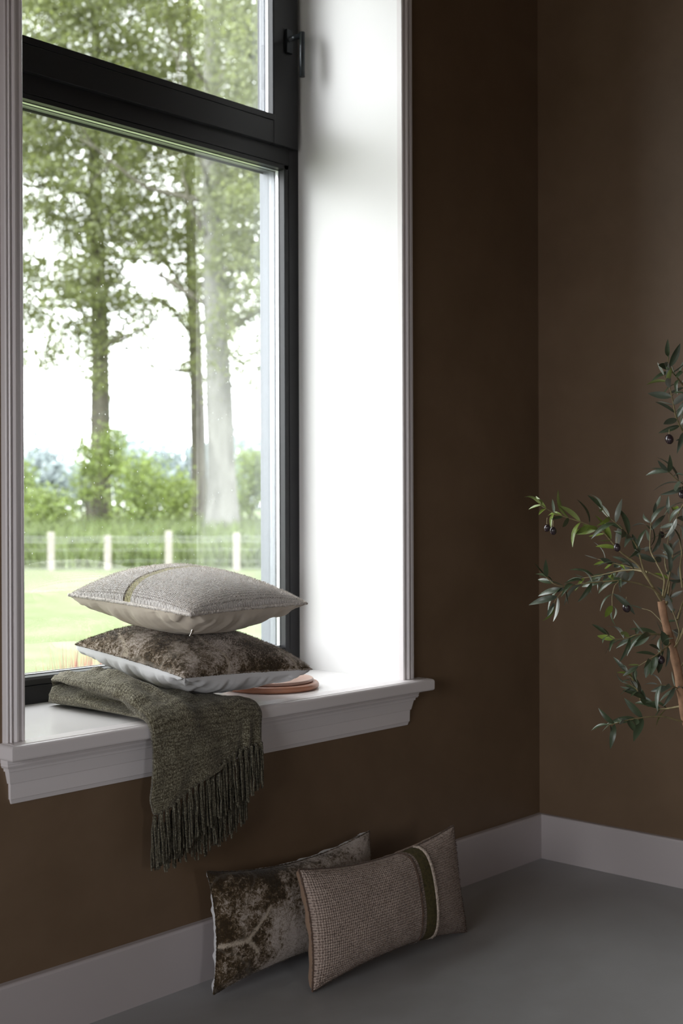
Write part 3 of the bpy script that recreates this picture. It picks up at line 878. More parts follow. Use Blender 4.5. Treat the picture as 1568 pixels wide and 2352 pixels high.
# ------------------------------------------------------------------ throw folded over the sill
def build_throw():
    root = empty('throw_blanket', (-1.52, 0.0, HS))
    tag(root, 'folded olive chenille throw draped over the window board with a long fringe', 'blanket')
    inv = Matrix.Translation(-Vector((-1.52, 0.0, HS)))
    # path of the underside (y, z) with outward normal
    path = []
    for y in np.linspace(0.352, -0.035, 70): path.append((y, HS + 0.0015, 0.0, 1.0))
    for a in np.linspace(0, math.pi / 2, 22)[1:]:
        path.append((-0.035 - 0.024 * math.sin(a), HS - 0.0225 + 0.024 * math.cos(a), -math.sin(a), math.cos(a)))
    z_end = HS - 0.205
    for z in np.linspace(HS - 0.0225, z_end, 60)[1:]: path.append((-0.059, z, -1.0, 0.0))
    path = np.array(path); m_ = len(path)
    seg = np.r_[0, np.cumsum(np.hypot(*np.diff(path[:, :2], axis=0).T))]
    s = seg
    s_edge = seg[69 + 11]
    L = seg[-1]
    k = 150
    th = np.linspace(0, 2 * math.pi, k, endpoint=False)
    cx = np.sign(np.cos(th)) * np.abs(np.cos(th)) ** 0.62      # -1..1 across
    sy = np.sign(np.sin(th)) * np.where(np.sin(th) < 0, np.abs(np.sin(th)) ** 0.32, np.abs(np.sin(th)) ** 0.75)      # -1..1 thickness
    V = np.empty((m_, k, 3)); UV = np.empty((m_, k, 2))
    for i in range(m_):
        y, z, ny, nz = path[i]; si = s[i]
        # thickness at left and right side
        tL = np.interp(si, [0, 0.02, 0.06, 0.16, 0.30, 0.36, 0.40, 0.44, L], [0.080, 0.100, 0.110, 0.112, 0.100, 0.080, 0.040, 0.026, 0.022])
        tR = np.interp(si, [0, 0.02, 0.06, 0.16, 0.30, 0.36, 0.40, 0.44, L], [0.030, 0.045, 0.050, 0.040, 0.032, 0.030, 0.026, 0.020, 0.016])
        endc = 1.0 if si > 0.03 else math.sqrt(max(0.0, 1 - (1 - si / 0.03) ** 2))
        xl = np.interp(si, [0, 0.03, 0.2, 0.36, 0.41, 0.46, 0.52, L], [-1.672, -1.695, -1.692, -1.694, -1.690, -1.683, -1.690, -1.678])
        xr = np.interp(si, [0, 0.36, 0.42, 0.5, L], [-1.37, -1.345, -1.338, -1.341, -1.343])
        t = (cx + 1) / 2
        x = xl + (xr - xl) * t
        T = (tL + (tR - tL) * np.clip(t * 1.7, 0, 1)) * (0.45 + 0.55 * endc)
        h = T * (sy + 1) / 2
        # crease between the two layers of the fold, seen on the left side
        g = np.interp(si, [0, 0.05, 0.32, 0.37, L], [0.7, 1.0, 0.9, 0.0, 0.0])
        lvl = np.interp(si, [0, 0.1, 0.33, L], [0.62, 0.46, 0.24, 0.1])
        notch = g * np.exp(-((h / max(T.max(), 1e-4) - lvl) / 0.075) ** 2) * np.exp(-t / 0.10)
        x = x + 0.048 * notch
        # sagging folds on the roll
        fold = np.interp(si, [0, 0.36, 0.42, L], [1, 1, 0.35, 0.55])
        wv = fbm(x * 1.0, np.full(k, si * 0.55), h, 51, 3, 7.0)
        wv2 = fbm(x * 1.0, np.full(k, si), h, 57, 3, 17.0)
        top = np.clip(sy, 0, 1)
        h = h + top * fold * (0.0150 * wv + 0.0050 * wv2)
        for (t0_, sl, wd_, am) in ((0.10, 1.3, 0.045, 0.013), (0.20, 1.5, 0.05, -0.012), (0.42, 1.1, 0.05, 0.009)):
            h = h + top * np.interp(si, [0.0, 0.05, 0.33, 0.40, L], [0, 1, 1, 0.3, 0]) * am * np.exp(-((t - t0_ - sl * si * si) / wd_) ** 2)
        x = x + np.exp(-t / 0.08) * fold * (0.0045 * fbm(np.full(k, si), h * 3, 0, 61, 3, 9.0))
        # gathers at the closed back end
        if si < 0.09:
            h = h + top * (1 - si / 0.09) * 0.004 * np.sin(x * 300 + si * 60)
        # vertical pleats at the right of the hanging part
        if si > s_edge:
            q = np.clip((si - s_edge) / 0.06, 0, 1)
            pl = np.exp(-((t - 0.80) / 0.035) ** 2) + 0.9 * np.exp(-((t - 0.90) / 0.03) ** 2)
            h = h - top * q * 0.009 * pl + top * q * 0.007 * np.exp(-((t - 0.97) / 0.03) ** 2) + top * q * 0.006 * np.exp(-((t - 0.85) / 0.03) ** 2)
            h = h + top * q * 0.010 * np.exp(-((t - 0.45 - 0.5 * (si - s_edge)) / 0.10) ** 2)
            # slanted lower hem: the left part hangs lower
        zz_ = z; yy_ = y
        yv = yy_ + ny * h; zv = zz_ + nz * h
        if si > s_edge:
            hem = np.interp(t, [0, 0.12, 0.3, 0.55, 0.75, 1.0], [0.207, 0.195, 0.165, 0.122, 0.100, 0.092])
            f = (si - s_edge) / (L - s_edge)
            z_top = HS - 0.010
            zv = (1 - f) * np.minimum(zv, HS + 0.03) + f * (HS - hem) if f > 0.25 else zv + (f / 0.25) * ((1 - 0.25) * 0 + 0) 
        V[i, :, 0] = x; V[i, :, 1] = yv; V[i, :, 2] = zv
        UV[i, :, 0] = t + (sy < 0) * 1.3; UV[i, :, 1] = si * 1.1
    # blend the start of the hanging part so that the hem remap is continuous
    i0 = int(np.searchsorted(s, s_edge)); 
    Fq = grid_faces(m_, k, False, True)
    me = raw_mesh('folded_cloth', V.reshape(-1, 3), Fq[:, ::-1], MT['chenille'], True, UV.reshape(-1, 2))
    cap0 = None
    o = link(bpy.data.objects.new('folded_cloth', me), root); o.matrix_parent_inverse = inv
    import bmesh
    bm = bmesh.new(); bm.from_mesh(me)
    be = [e for e in bm.edges if e.is_boundary]
    bmesh.ops.holes_fill(bm, edges=be, sides=0)
    bmesh.ops.recalc_face_normals(bm, faces=bm.faces)
    bm.to_mesh(me); bm.free()
    me.polygons.foreach_set('use_smooth', np.ones(len(me.polygons), dtype=bool))
    # fringe: tassels of twisted yarn, three shapes shared
    def tassel_mesh(seed, length, nst=6, spread=0.0050):
        r = np.random.default_rng(seed); mb_V = []; mb_F = []; off = 0
        for q in range(nst):
            a = q * 6.283 / nst + r.uniform(-.3, .3); ln = length * r.uniform(0.88, 1.04)
            zz2 = np.linspace(0, -ln, 34); f = np.linspace(0, 1, 34)
            rad = spread * (0.35 + 0.75 * np.minimum(1, f * 4)) * (1 + 0.35 * f)
            wob = 0.0016 * fbm(f * 2, q * 1.3, 0, seed + q, 3, 1.6)
            pts = np.stack([np.cos(a + f * 1.2) * rad + wob, np.sin(a + f * 1.2) * rad * 0.8 + wob * .6, zz2], -1)
            rr = 0.0025 * (1 + 0.28 * np.sin(f * ln * 1500 + q)) * (1 - 0.25 * f)
            Vt, Ft = tube_data(pts, rr, 6)
            mb_V.append(Vt); mb_F.append(Ft + off); off += len(Vt)
        # knot at the top
        kz = np.linspace(0.006, -0.010, 7); kr = np.array([0.001, 0.0040, 0.0052, 0.0050, 0.0038, 0.0030, 0.001])
        Vt, Ft = tube_data(np.stack([0 * kz, 0 * kz, kz], -1), kr, 8)
        mb_V.append(Vt); mb_F.append(Ft + off)
        return raw_mesh('tassel', np.concatenate(mb_V), np.concatenate(mb_F), MT['chenille_yarn'], True)
    meshes = [tassel_mesh(80 + q, 0.150) for q in range(4)]
    r = np.random.default_rng(17)
    def hem_z(t): return HS - np.interp(t, [0, 0.12, 0.3, 0.55, 0.75, 1.0], [0.207, 0.195, 0.165, 0.122, 0.100, 0.092])
    def put(t, y, z, sc, sx=1.0):
        o2 = bpy.data.objects.new('tassel', meshes[r.integers(0, 4)])
        o2.location = (-1.678 + 0.335 * t, y, z); o2.rotation_euler = (r.uniform(-.015, .015), r.uniform(-.03, .03), r.uniform(0, 6.28))
        o2.scale = (sx, sx, sc)
        link(o2, root); o2.matrix_parent_inverse = inv
    for t in np.linspace(0.03, 0.985, 19):     # front layer
        put(t + r.uniform(-.008, .008), -0.0775 - 0.003 * r.random(), hem_z(t) + np.interp(t, [0, .6, 1], [0.003, 0.003, 0.007]), r.uniform(0.86, 1.0) * np.interp(t, [0, .25, .6, 1], [0.90, 0.97, 0.93, 0.80]))
    for t in np.linspace(0.0, 0.86, 17):         # layer behind hangs lower
        put(t + r.uniform(-.01, .01), -0.0655 - 0.002 * r.random(), HS - np.interp(t, [0, 0.5, 1], [0.213, 0.198, 0.150]), r.uniform(0.88, 1.0) * np.interp(t, [0, .6, 1], [0.93, 0.88, 0.80]), 0.95)
    # fine stand-off fibres on the cloth
    return root, V

MT['chenille'] = mat_chenille('olive_chenille', True, 1.2)
MT['chenille_yarn'] = mat_chenille('olive_chenille_yarn', False, 0.95)
throw, thV = build_throw()

# ------------------------------------------------------------------ round copper-brown tray under the cushions
def lathe(prof, n=72):
    a = np.linspace(0, 2 * math.pi, n, endpoint=False); P = np.array(prof)
    V = np.stack([P[:, 0][:, None] * np.cos(a), P[:, 0][:, None] * np.sin(a), np.repeat(P[:, 1][:, None], n, 1)], -1)
    return V.reshape(-1, 3), grid_faces(len(P), n, False, True)
tr = empty('round_tray', (-1.075, 0.165, HS + 0.0003))
tag(tr, 'round copper-brown tray peeping out under the lower cushion', 'tray')
def rounded(r, z0, z1, q, inner=0.0):
    pts = [(0.0005, z0), (r - q, z0)]
    pts += [(r - q + q * math.sin(t), z0 + q - q * math.cos(t)) for t in np.linspace(0.3, math.pi / 2, 6)]
    pts += [(r - q + q * math.cos(t), z1 - q + q * math.sin(t)) for t in np.linspace(0, math.pi / 2, 6)]
    pts += [(0.0005, z1)]
    return pts
V, Fq = lathe(rounded(0.133, 0.0, 0.0175, 0.0085)); obj('tray_base', V, Fq, MT['copper'], tr, smooth=True)
V, Fq = lathe(rounded(0.118, 0.0177, 0.0275, 0.0045)); up_ = obj('tray_top', V, Fq, MT['copper2'], tr, smooth=True); up_['label'] = 'paler rose upper disc'

# ------------------------------------------------------------------ potted olive tree
MT['ol_bark'] = simple('olive_bark', (0.33, 0.185, 0.105), 0.8, var=0.3, vscale=40, bmp=0.6, bscale=90)
MT['ol_twig'] = simple('olive_twig', (0.27, 0.22, 0.11), 0.6, var=0.25, vscale=60)
def mat_olive(name, top, back):
    m_ = bpy.data.materials.new(name); m_.use_nodes = True; nt = m_.node_tree; p = nt.nodes['Principled BSDF']
    geo = N(nt, 'ShaderNodeNewGeometry')
    v = coords(nt, 'Object', (1, 1, 1)); nz = noise_node(nt, v, 60, 2)
    a = mixc(nt, nz, tuple(x * 0.7 for x in top), tuple(x * 1.3 for x in top))
    c_ = mixc(nt, geo.outputs['Backfacing'], a, back)
    nt.links.new(c_, p.inputs['Base Color'])
    p.inputs['Roughness'].default_value = 0.38
    p.inputs['Specular IOR Level'].default_value = 0.6
    return m_
LEAFM = [mat_olive('olive_leaf_dark', (0.052, 0.074, 0.036), (0.21, 0.235, 0.185)),
         mat_olive('olive_leaf_grey', (0.085, 0.108, 0.074), (0.28, 0.30, 0.26)),
         mat_olive('olive_leaf_young', (0.16, 0.22, 0.035), (0.22, 0.27, 0.08))]
MT['olive_fruit'] = simple('olive_skin', (0.030, 0.018, 0.022), 0.22, var=0.3, vscale=50, spec=0.7)
def leaf_mesh(mat, L=0.052, w=0.0062, curl=0.15, seed=0):
    nx = 8; V = []; F = []
    for i in range(nx):
        f = i / (nx - 1); ww = w * (math.sin(math.pi * min(1, f ** 0.85)) ** 0.75 if 0 < f < 1 else 0.04)
        z = curl * L * (0.25 * math.sin(f * 3.0) - f * f * 0.55)
        for j in (-1, -0.5, 0, 0.5, 1):
            V.append((f * L, ww * j, z + abs(j) * ww * 0.30))
    for i in range(nx - 1):
        for j in range(4):
            F.append((i * 5 + j, (i + 1) * 5 + j, (i + 1) * 5 + j + 1, i * 5 + j + 1))
    return raw_mesh('leaf', V, F, mat, True)
LEAVES = [[leaf_mesh(mm, 0.058 * a, 0.0069 * b, c_) for a, b, c_ in ((1, 1, 0.15), (1.12, 0.95, 0.35), (0.85, 1.15, -0.1), (1.0, 0.8, 0.55))] for mm in LEAFM]
A6 = lambda x, y: (1168 + x / 3.92, 760 + y / 3.92)
B7 = lambda x, y: (1168 + x / 3.92, 1260 + y / 3.92)
DT = 3.35
pot_c = at_depth(1742, 1700, 3.36)
ot = empty('olive_tree', (float(pot_c[0]), float(pot_c[1]), 0.0))
tag(ot, 'olive tree with narrow grey-green leaves and dark fruit beside the corner', 'potted tree')
OINV = Matrix.Translation(-Vector(ot.location))
def ochild(o_):
    o_.parent = ot; o_.matrix_parent_inverse = OINV; return o_
def smooth_path(P, n):
    P = np.array(P, float); t = np.r_[0, np.cumsum(np.linalg.norm(np.diff(P, axis=0), axis=1))]; t /= t[-1]
    q = np.linspace(0, 1, n); lin = np.stack([np.interp(q, t, P[:, i]) for i in range(3)], -1)
    for _ in range(3):
        l2 = lin.copy(); l2[1:-1] = (lin[:-2] + 2 * lin[1:-1] + lin[2:]) / 4; lin = l2
    return lin
tp = [(*B7(1372, 472), 0), (*B7(1400, 640), 0), (*B7(1448, 800), 0), (*B7(1490, 960), 0), (*B7(1532, 1150), 0.0), (*B7(1556, 1330), 0), (1574, 1650, 0), (1612, 1800, 0), (1680, 1930, 0)]
TP = [at_depth(u, v, DT + d) for u, v, d in tp] + [np.array([pot_c[0], pot_c[1], 0.27])]
TPs = smooth_path(TP, 60)
rr = np.linspace(0.0098, 0.0155, 60) * (1 + 0.07 * np.sin(np.arange(60) * 1.1))
Vt, Ft = tube_data(TPs, rr, 14)
o_ = ochild(obj('trunk', Vt, Ft, MT['ol_bark'], None, smooth=True)); 
Vc = [tuple(TPs[0] + (TPs[0] - TPs[1]) * 0.05)]
# branches: pixel polylines in the photograph's frame with depth offsets, leaf style weights
BR = [
 ([B7(1370, 470), B7(1300, 350), A6(1210, 2150), A6(1160, 1950), A6(1110, 1870), A6(1000, 1760), A6(880, 1660), A6(838, 1590)], [0, -.02, -.05, -.08, -.10, -.12, -.13, -.14], 0, 0.45),
 ([B7(1300, 350), A6(1160, 2100), A6(1000, 1990), A6(850, 1805), A6(650, 1720), A6(470, 1665), A6(380, 1630), A6(270, 1552)], [0, 0, -.01, -.02, -.04, -.05, -.06, -.07], 2, 0.35),
 ([B7(1372, 430), B7(1300, 360), B7(1160, 312), B7(1010, 285), B7(760, 305), B7(600, 325), B7(480, 345), B7(395, 320), B7(322, 240)], [0, -.03, -.06, -.1, -.12, -.14, -.15, -.15, -.15], 0, 0.35),
 ([B7(560, 335), B7(500, 370), B7(425, 450), B7(400, 505)], [-.14, -.15, -.16, -.17], 1, 0.2),
 ([B7(1250, 215), B7(1130, 190), B7(1000, 200), B7(830, 240), B7(660, 268)], [0, .04, .06, .08, .1], 1, 0.2),
 ([B7(1400, 285), B7(1280, 222), B7(1170, 180), B7(1040, 155), B7(930, 130), B7(800, 95)], [.05, .06, .08, .1, .12, .14], 1, 0.35),
 ([B7(1385, 440), B7(1405, 270), B7(1320, 110), B7(1270, 20), A6(1270, 1900), A6(1280, 1720), A6(1330, 1590)], [0, .05, .08, .1, .12, .14, .16], 1, 0.4),
 ([B7(1400, 440), B7(1440, 280), B7(1465, 130), A6(1480, 1990), A6(1465, 1960)], [.05, .1, .15, .18, .2], 1, 0.3),
 ([A6(1620, 560), A6(1540, 450), A6(1470, 370), A6(1435, 300), A6(1432, 230)], [.1, .05, 0, -.02, -.04], 0, 0.0),
 ([A6(1620, 960), A6(1550, 880), A6(1500, 760), A6(1475, 620), A6(1445, 490), A6(1395, 400)], [.1, .06, .03, .0, -.02, -.03], 1, 0.0),
 ([A6(1640, 1420), A6(1570, 1380), A6(1500, 1330), A6(1430, 1260)], [.05, .0, -.03, -.05], 1, 0.0),
 ([A6(1640, 1500), A6(1570, 1560), A6(1520, 1660), A6(1480, 1790)], [.0, .0, .05, .1], 1, 0.1),
 ([B7(1568, 1560), B7(1400, 1512), B7(1250, 1515), B7(1080, 1542), B7(940, 1580), B7(885, 1592)], [0, -.04, -.08, -.12, -.14, -.15], 0, 0.55),
 ([B7(1460, 790), B7(1340, 770), B7(1150, 772), B7(1060, 812), B7(940, 820), B7(885, 775)], [0, -.05, -.08, -.1, -.12, -.12], 0, 0.15),
 ([B7(1010, 275), B7(950, 340), B7(928, 440), B7(932, 525)], [-.1, -.12, -.13, -.13], 0, 0.55),
 ([B7(1460, 840), B7(1420, 890), B7(1330, 960), B7(1260, 1002), B7(1165, 1060)], [0, -.04, -.08, -.1, -.1], 0, 0.15),
 ([B7(1525, 1260), B7(1480, 1240), B7(1400, 1230), B7(1340, 1225)], [0, -.04, -.05, -.06], 1, 0.0),
 ([B7(1545, 1420), B7(1440, 1440), B7(1330, 1445), B7(1240, 1370), B7(1185, 1320), B7(1150, 1262), B7(1075, 1215)], [0, .04, .08, .1, .1, .1, .1], 0, 0.25),
 ([B7(1190, 1380), B7(1150, 1250), B7(1120, 1180), B7(1060, 1110)], [.1, .1, .1, .1], 1, 0.1),
 ([B7(1500, 880), B7(1540, 760), B7(1500, 620), B7(1440, 480), B7(1470, 380)], [.02, .06, .1, .12, .15], 1, 0.2),
 ([B7(1530, 1100), B7(1600, 980), B7(1640, 880)], [0, .05, .1], 1, 0.1),
 ([B7(1520, 640), B7(1560, 500), B7(1600, 420), B7(1560, 300)], [.05, .1, .15, .15], 1, 0.1),
 ([B7(1500, 900), B7(1580, 700), B7(1700, 450), B7(1760, 200), A6(1760, 1900), A6(1700, 1600), A6(1640, 1420)], [0, .0, .0, .0, .0, .0, .05], 1, 0.6),
 ([B7(1420, 500), B7(1450, 300), B7(1400, 120), A6(1420, 1960), A6(1450, 1800), A6(1440, 1650)], [.1, .18, .2, .2, .2, .2], 1, 0.3),
 ([B7(1560, 350), B7(1540, 180), A6(1560, 2000), A6(1530, 1850), A6(1560, 1720)], [.1, .1, .15, .15, .15], 1, 0.1),
 ([B7(1480, 900), B7(1540, 820), B7(1590, 700)], [.0, -.05, -.08], 0, 0.1),
 ([B7(1440, 760), B7(1360, 640), B7(1280, 560), B7(1200, 540)], [.05, .1, .13, .15], 1, 0.2),
 ([A6(1700, 1600), A6(1720, 1300), A6(1690, 1050), A6(1640, 760), A6(1620, 560)], [0, .05, .1, .1, .1], 1, 0.6),
]
rO = np.random.default_rng(77)
nleaf = 0
def add_leaf(p, d, style, size=1.0):
    global nleaf
    d = Vector(d).normalized()
    view = Vector((CAM - p).tolist()).normalized()
    # leaf normal mostly upward / to the viewer with scatter
    up_v = (Vector((0, 0, 1)) * 0.6 + view * rO.uniform(-0.2, 1.0) + Vector(rO.normal(size=3).tolist()) * 0.45)
    y = up_v.cross(d).normalized(); z = d.cross(y).normalized()
    mt = Matrix(((d.x, y.x, z.x, p[0]), (d.y, y.y, z.y, p[1]), (d.z, y.z, z.z, p[2]), (0, 0, 0, 1)))
    o2 = bpy.data.objects.new('leaf', LEAVES[style][rO.integers(0, 4)])
    COL.objects.link(o2); o2.parent = ot; o2.matrix_parent_inverse = OINV
    o2.matrix_basis = mt @ Matrix.Diagonal((size, size * rO.uniform(0.85, 1.25), size, 1))
    nleaf += 1
for pts2, dep, style, bare in BR:
    P = [at_depth(u, v, DT + d) for (u, v), d in zip(pts2, dep)]
    n_ = max(12, int(6 * len(P)))
    S = smooth_path(P, n_)
    ln = np.linalg.norm(np.diff(S, axis=0), axis=1).sum()
    Vt, Ft = tube_data(S, np.linspace(0.0030 if ln > 0.15 else 0.0018, 0.0010, n_), 7)
    ochild(obj('branch', Vt, Ft, MT['ol_twig'], None, smooth=True))
    acc = np.r_[0, np.cumsum(np.linalg.norm(np.diff(S, axis=0), axis=1))]
    pos = bare * ln + 0.004; side = 0
    while pos < ln and nleaf < 274:
        i = min(int(np.searchsorted(acc, pos)), n_ - 2)
        p = S[i]; T = S[i + 1] - S[i]; T /= np.linalg.norm(T)
        a0 = rO.uniform(0, 6.28)
        e1 = np.cross(T, [0.3, 0.2, 1]); e1 /= np.linalg.norm(e1); e2 = np.cross(T, e1)
        for q in (0, 1):
            a = a0 + q * math.pi + rO.uniform(-.5, .5)
            sp_ = rO.uniform(0.6, 1.3)
            dr = T * rO.uniform(0.5, 1.2) + (e1 * math.cos(a) + e2 * math.sin(a)) * sp_ + np.array([0, 0, rO.uniform(-0.45, 0.15)])
            st = style if rO.random() < 0.7 else int(rO.choice([0, 1, 1, 0, 0, 2]))
            if pos > 0.85 * ln and rO.random() < 0.25: st = 2
            u_, v_ = pix(p)
            if u_ < 1585: add_leaf(p, dr, st, rO.uniform(0.85, 1.28) * (0.8 if pos > 0.85 * ln else 1))
        pos += rO.uniform(0.020, 0.030)
    add_leaf(S[-1], S[-1] - S[-3], 2 if style == 2 else style, 0.8)
# fruit
fr_V, fr_F = lathe([(0.0003, -0.0105)] + [(0.0085 * math.cos(t), 0.0105 * math.sin(t)) for t in np.linspace(-1.35, 1.35, 10)] + [(0.0003, 0.0105)], 18)
fr_me = raw_mesh('olive', fr_V, fr_F, MT['olive_fruit'], True)
for (u, v), d, s_ in ((A6(345, 1775), -.06, 0.95), (A6(400, 1800), -.05, 1.05), (B7(1060, 530), -.12, 1.25), (B7(1372, 1000), -.07, 1.1), (A6(1445, 975), -.02, 1.3), (A6(975, 1950), -.1, 1.05), (A6(1375, 1835), .12, 0.9), (A6(1560, 1470), 0.0, 1.1)):
    o2 = bpy.data.objects.new('olive', fr_me); COL.objects.link(o2); o2.parent = ot; o2.matrix_parent_inverse = OINV
    p = at_depth(u, v, DT + d); o2.location = p; o2.scale = (s_, s_, s_); o2.rotation_euler = (rO.uniform(-.4, .4), rO.uniform(-.4, .4), 0)
    # short stalk
    Vt, Ft = tube_data([p + np.array([0, 0, 0.009 * s_]), p + np.array([0.002, 0.002, 0.016]), p + np.array([0.007, 0.004, 0.026])], [0.0009] * 3, 6)
    ochild(obj('stalk', Vt, Ft, MT['ol_twig'], None, smooth=True))
# pot on the floor beyond the frame
MT['pot'] = simple('dark_clay', (0.10, 0.09, 0.08), 0.7, var=0.15, vscale=14)
MT['soil'] = simple('soil', (0.05, 0.035, 0.025), 0.95, var=0.4, vscale=60, bmp=0.8, bscale=80)
V, Fq = lathe([(0.0005, 0.001), (0.085, 0.001), (0.095, 0.012), (0.122, 0.26), (0.130, 0.262), (0.132, 0.285), (0.122, 0.287), (0.116, 0.262), (0.114, 0.255)], 40)
V[:, 0] += pot_c[0]; V[:, 1] += pot_c[1]; ochild(obj('pot', V, Fq, MT['pot'], None, smooth=True))
V, Fq = lathe([(0.0005, 0.268), (0.06, 0.264), (0.118, 0.256)], 40)
V[:, 0] += pot_c[0]; V[:, 1] += pot_c[1]; ochild(obj('soil', V, Fq, MT['soil'], None, smooth=True))

olive_leaf_count = nleaf

# ------------------------------------------------------------------ garden and trees outside
def mat_grass(name, a, b, c_, s1=0.7, s2=8):
    m_, nt, p = new_mat(name)
    v = coords(nt); n1 = noise_node(nt, v, s1, 5, 0.65, 0.5); n2 = noise_node(nt, v, s2, 4, 0.7)
    f = math_n(nt, 'ADD', math_n(nt, 'MULTIPLY', n1, 0.65), math_n(nt, 'MULTIPLY', n2, 0.35))
    nt.links.new(ramp(nt, f, [(0.36, a), (0.5, b), (0.64, c_)]), p.inputs['Base Color'])
    p.inputs['Roughness'].default_value = 0.9; p.inputs['Specular IOR Level'].default_value = 0.15
    return m_
MT['lawn'] = mat_grass('lawn_grass', (0.078, 0.102, 0.036), (0.104, 0.126, 0.058), (0.142, 0.158, 0.092))
MT['meadow'] = mat_grass('meadow_grass', (0.075, 0.105, 0.040), (0.105, 0.13, 0.06), (0.15, 0.165, 0.10), 0.2, 2)
MT['bark'] = mat_bark('oak_bark', (0.045, 0.040, 0.030), (0.13, 0.125, 0.095))
MT['bark2'] = mat_bark('beech_bark', (0.10, 0.10, 0.088), (0.19, 0.19, 0.17))
MT['leaf_oak'] = mat_leafy('oak_leaves', (0.066, 0.078, 0.028), (0.094, 0.110, 0.030), var=0.5)
MT['leaf_bush'] = mat_leafy('hedge_leaves', (0.110, 0.145, 0.044), (0.135, 0.170, 0.042), var=0.45)
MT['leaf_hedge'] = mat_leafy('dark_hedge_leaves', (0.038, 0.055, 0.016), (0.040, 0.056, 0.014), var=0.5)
MT['leaf_far'] = mat_leafy('hazed_far_leaves', (0.19, 0.22, 0.225), (0.11, 0.13, 0.13), var=0.3)  # pale blue-grey imitates haze over the far trees
MT['leaf_grass'] = mat_leafy('tall_grass_blades', (0.085, 0.11, 0.042), (0.085, 0.11, 0.035), var=0.5)
MT['rust'] = mat_leafy('rust_red_stems', (0.26, 0.13, 0.10), (0.16, 0.06, 0.045), var=0.4)
MT['post'] = simple('pale_wood_post', (0.27, 0.25, 0.215), 0.8, var=0.15)
MT['wire'] = simple('fence_wire', (0.30, 0.31, 0.30), 0.5)

fh = np.array([_f[0], _f[1], 0]); fh /= np.linalg.norm(fh)
rh = np.array([fh[1], -fh[0], 0])
C0 = np.array([CAM[0], CAM[1], 0])
def gpos(u, d, z=GZ):
    """point on a vertical plane at forward depth d seen at column u"""
    p = CAM + ray(u, 1168) * d
    return np.array([p[0], p[1], z])
def ground_z(d):
    return float(np.interp(d, [0, 30.5, 34, 42, 60, 140, 900], [GZ, GZ, 0.02, 0.42, 0.5, 0.6, 1.0]))
# terrain as strips across the view direction, starting beyond the house wall
ds = np.array([-30, 2, 6, 10, 16, 22, 28, 30.5, 32, 34, 38, 42, 50, 60])
ws = np.linspace(-60, 60, 41)
V = []; 
def terr(ds, ws, name, mat, lab):
    V = []
    for d in ds:
        for w in ws:
            p = C0 + fh * d + rh * w
            V.append((p[0], p[1], ground_z(d) + 0.03 * math.sin(w * .3 + d * .2) * (d > 12)))
    V = np.array(V)
    keep = V[:, 1] < TW + 0.02
    V[:, 2] = np.where((V[:, 1] < 1.5), GZ, V[:, 2])
    # pull vertices that would run under the house out to the wall face
    V[:, 1] = np.where(V[:, 1] < TW, TW + 0.001, V[:, 1])
    o_ = obj(name, V, grid_faces(len(ds), len(ws)), mat)
    o_['kind'] = 'structure'; o_['label'] = lab
    return o_
xs = np.linspace(-45, 60, 36); ysl = np.r_[TW + 0.002, np.linspace(2, 30, 15)]
V = [];
for y in ysl:
    for x in xs:
        d = (np.array([x, y, 0]) - C0) @ fh
        V.append((x, y, ground_z(min(d, 30))))
# lawn limited to in front of the fence line
lawn_V = []
dl = np.r_[np.linspace(0, 30.6, 32)]; wl = np.linspace(-45, 45, 46)
for d in dl:
    for w in wl:
        p = C0 + fh * d + rh * w
        lawn_V.append((p[0], p[1], GZ + 0.02 * math.sin(w * 0.7) * math.sin(d * 0.5) * (d > 8)))
lawn_V = np.array(lawn_V); Fq = grid_faces(len(dl), len(wl))
ok = (lawn_V[:, 1] >= TW)[Fq].any(axis=1)
Fq = Fq[ok]; used = np.unique(Fq); remap = -np.ones(len(lawn_V), int); remap[used] = np.arange(len(used))
LV = lawn_V[used].copy(); LV[:, 1] = np.maximum(LV[:, 1], TW + 0.002)
lawn = obj('lawn', LV, remap[Fq], MT['lawn']); lawn['kind'] = 'structure'; lawn['label'] = 'light green lawn between the house and the fence'
terr([30.6, 32, 34, 38, 42, 50, 60], np.linspace(-70, 70, 41), 'grass_bank', MT['meadow'], 'rough grass bank behind the wire fence')
terr([60, 90, 140, 250, 500, 900], np.linspace(-500, 500, 21), 'field', MT['meadow'], 'pale field beyond the trees')
# unseen ground on the other sides, greyed so light bounced indoors stays neutral
V = [(-80, -80, GZ - 0.02), (80, -80, GZ - 0.02), (80, TW, GZ - 0.02), (-80, TW, GZ - 0.02)]
mb = MB(); mb.box(-80, 80, -80, RY0 - 0.2, GZ - 0.1, GZ); mb.box(-80, RX0 - 0.2, RY0 - 0.2, TW, GZ - 0.1, GZ - 0.004)
MT['bounce_ground'] = simple('neutral_bounce_ground', (0.30, 0.27, 0.25), 0.85, var=0.1)
gb = mb.build('ground', MT['bounce_ground']); gb['kind'] = 'structure'; gb['label'] = 'unseen ground on the far sides of the house, greyed for neutral bounce light'

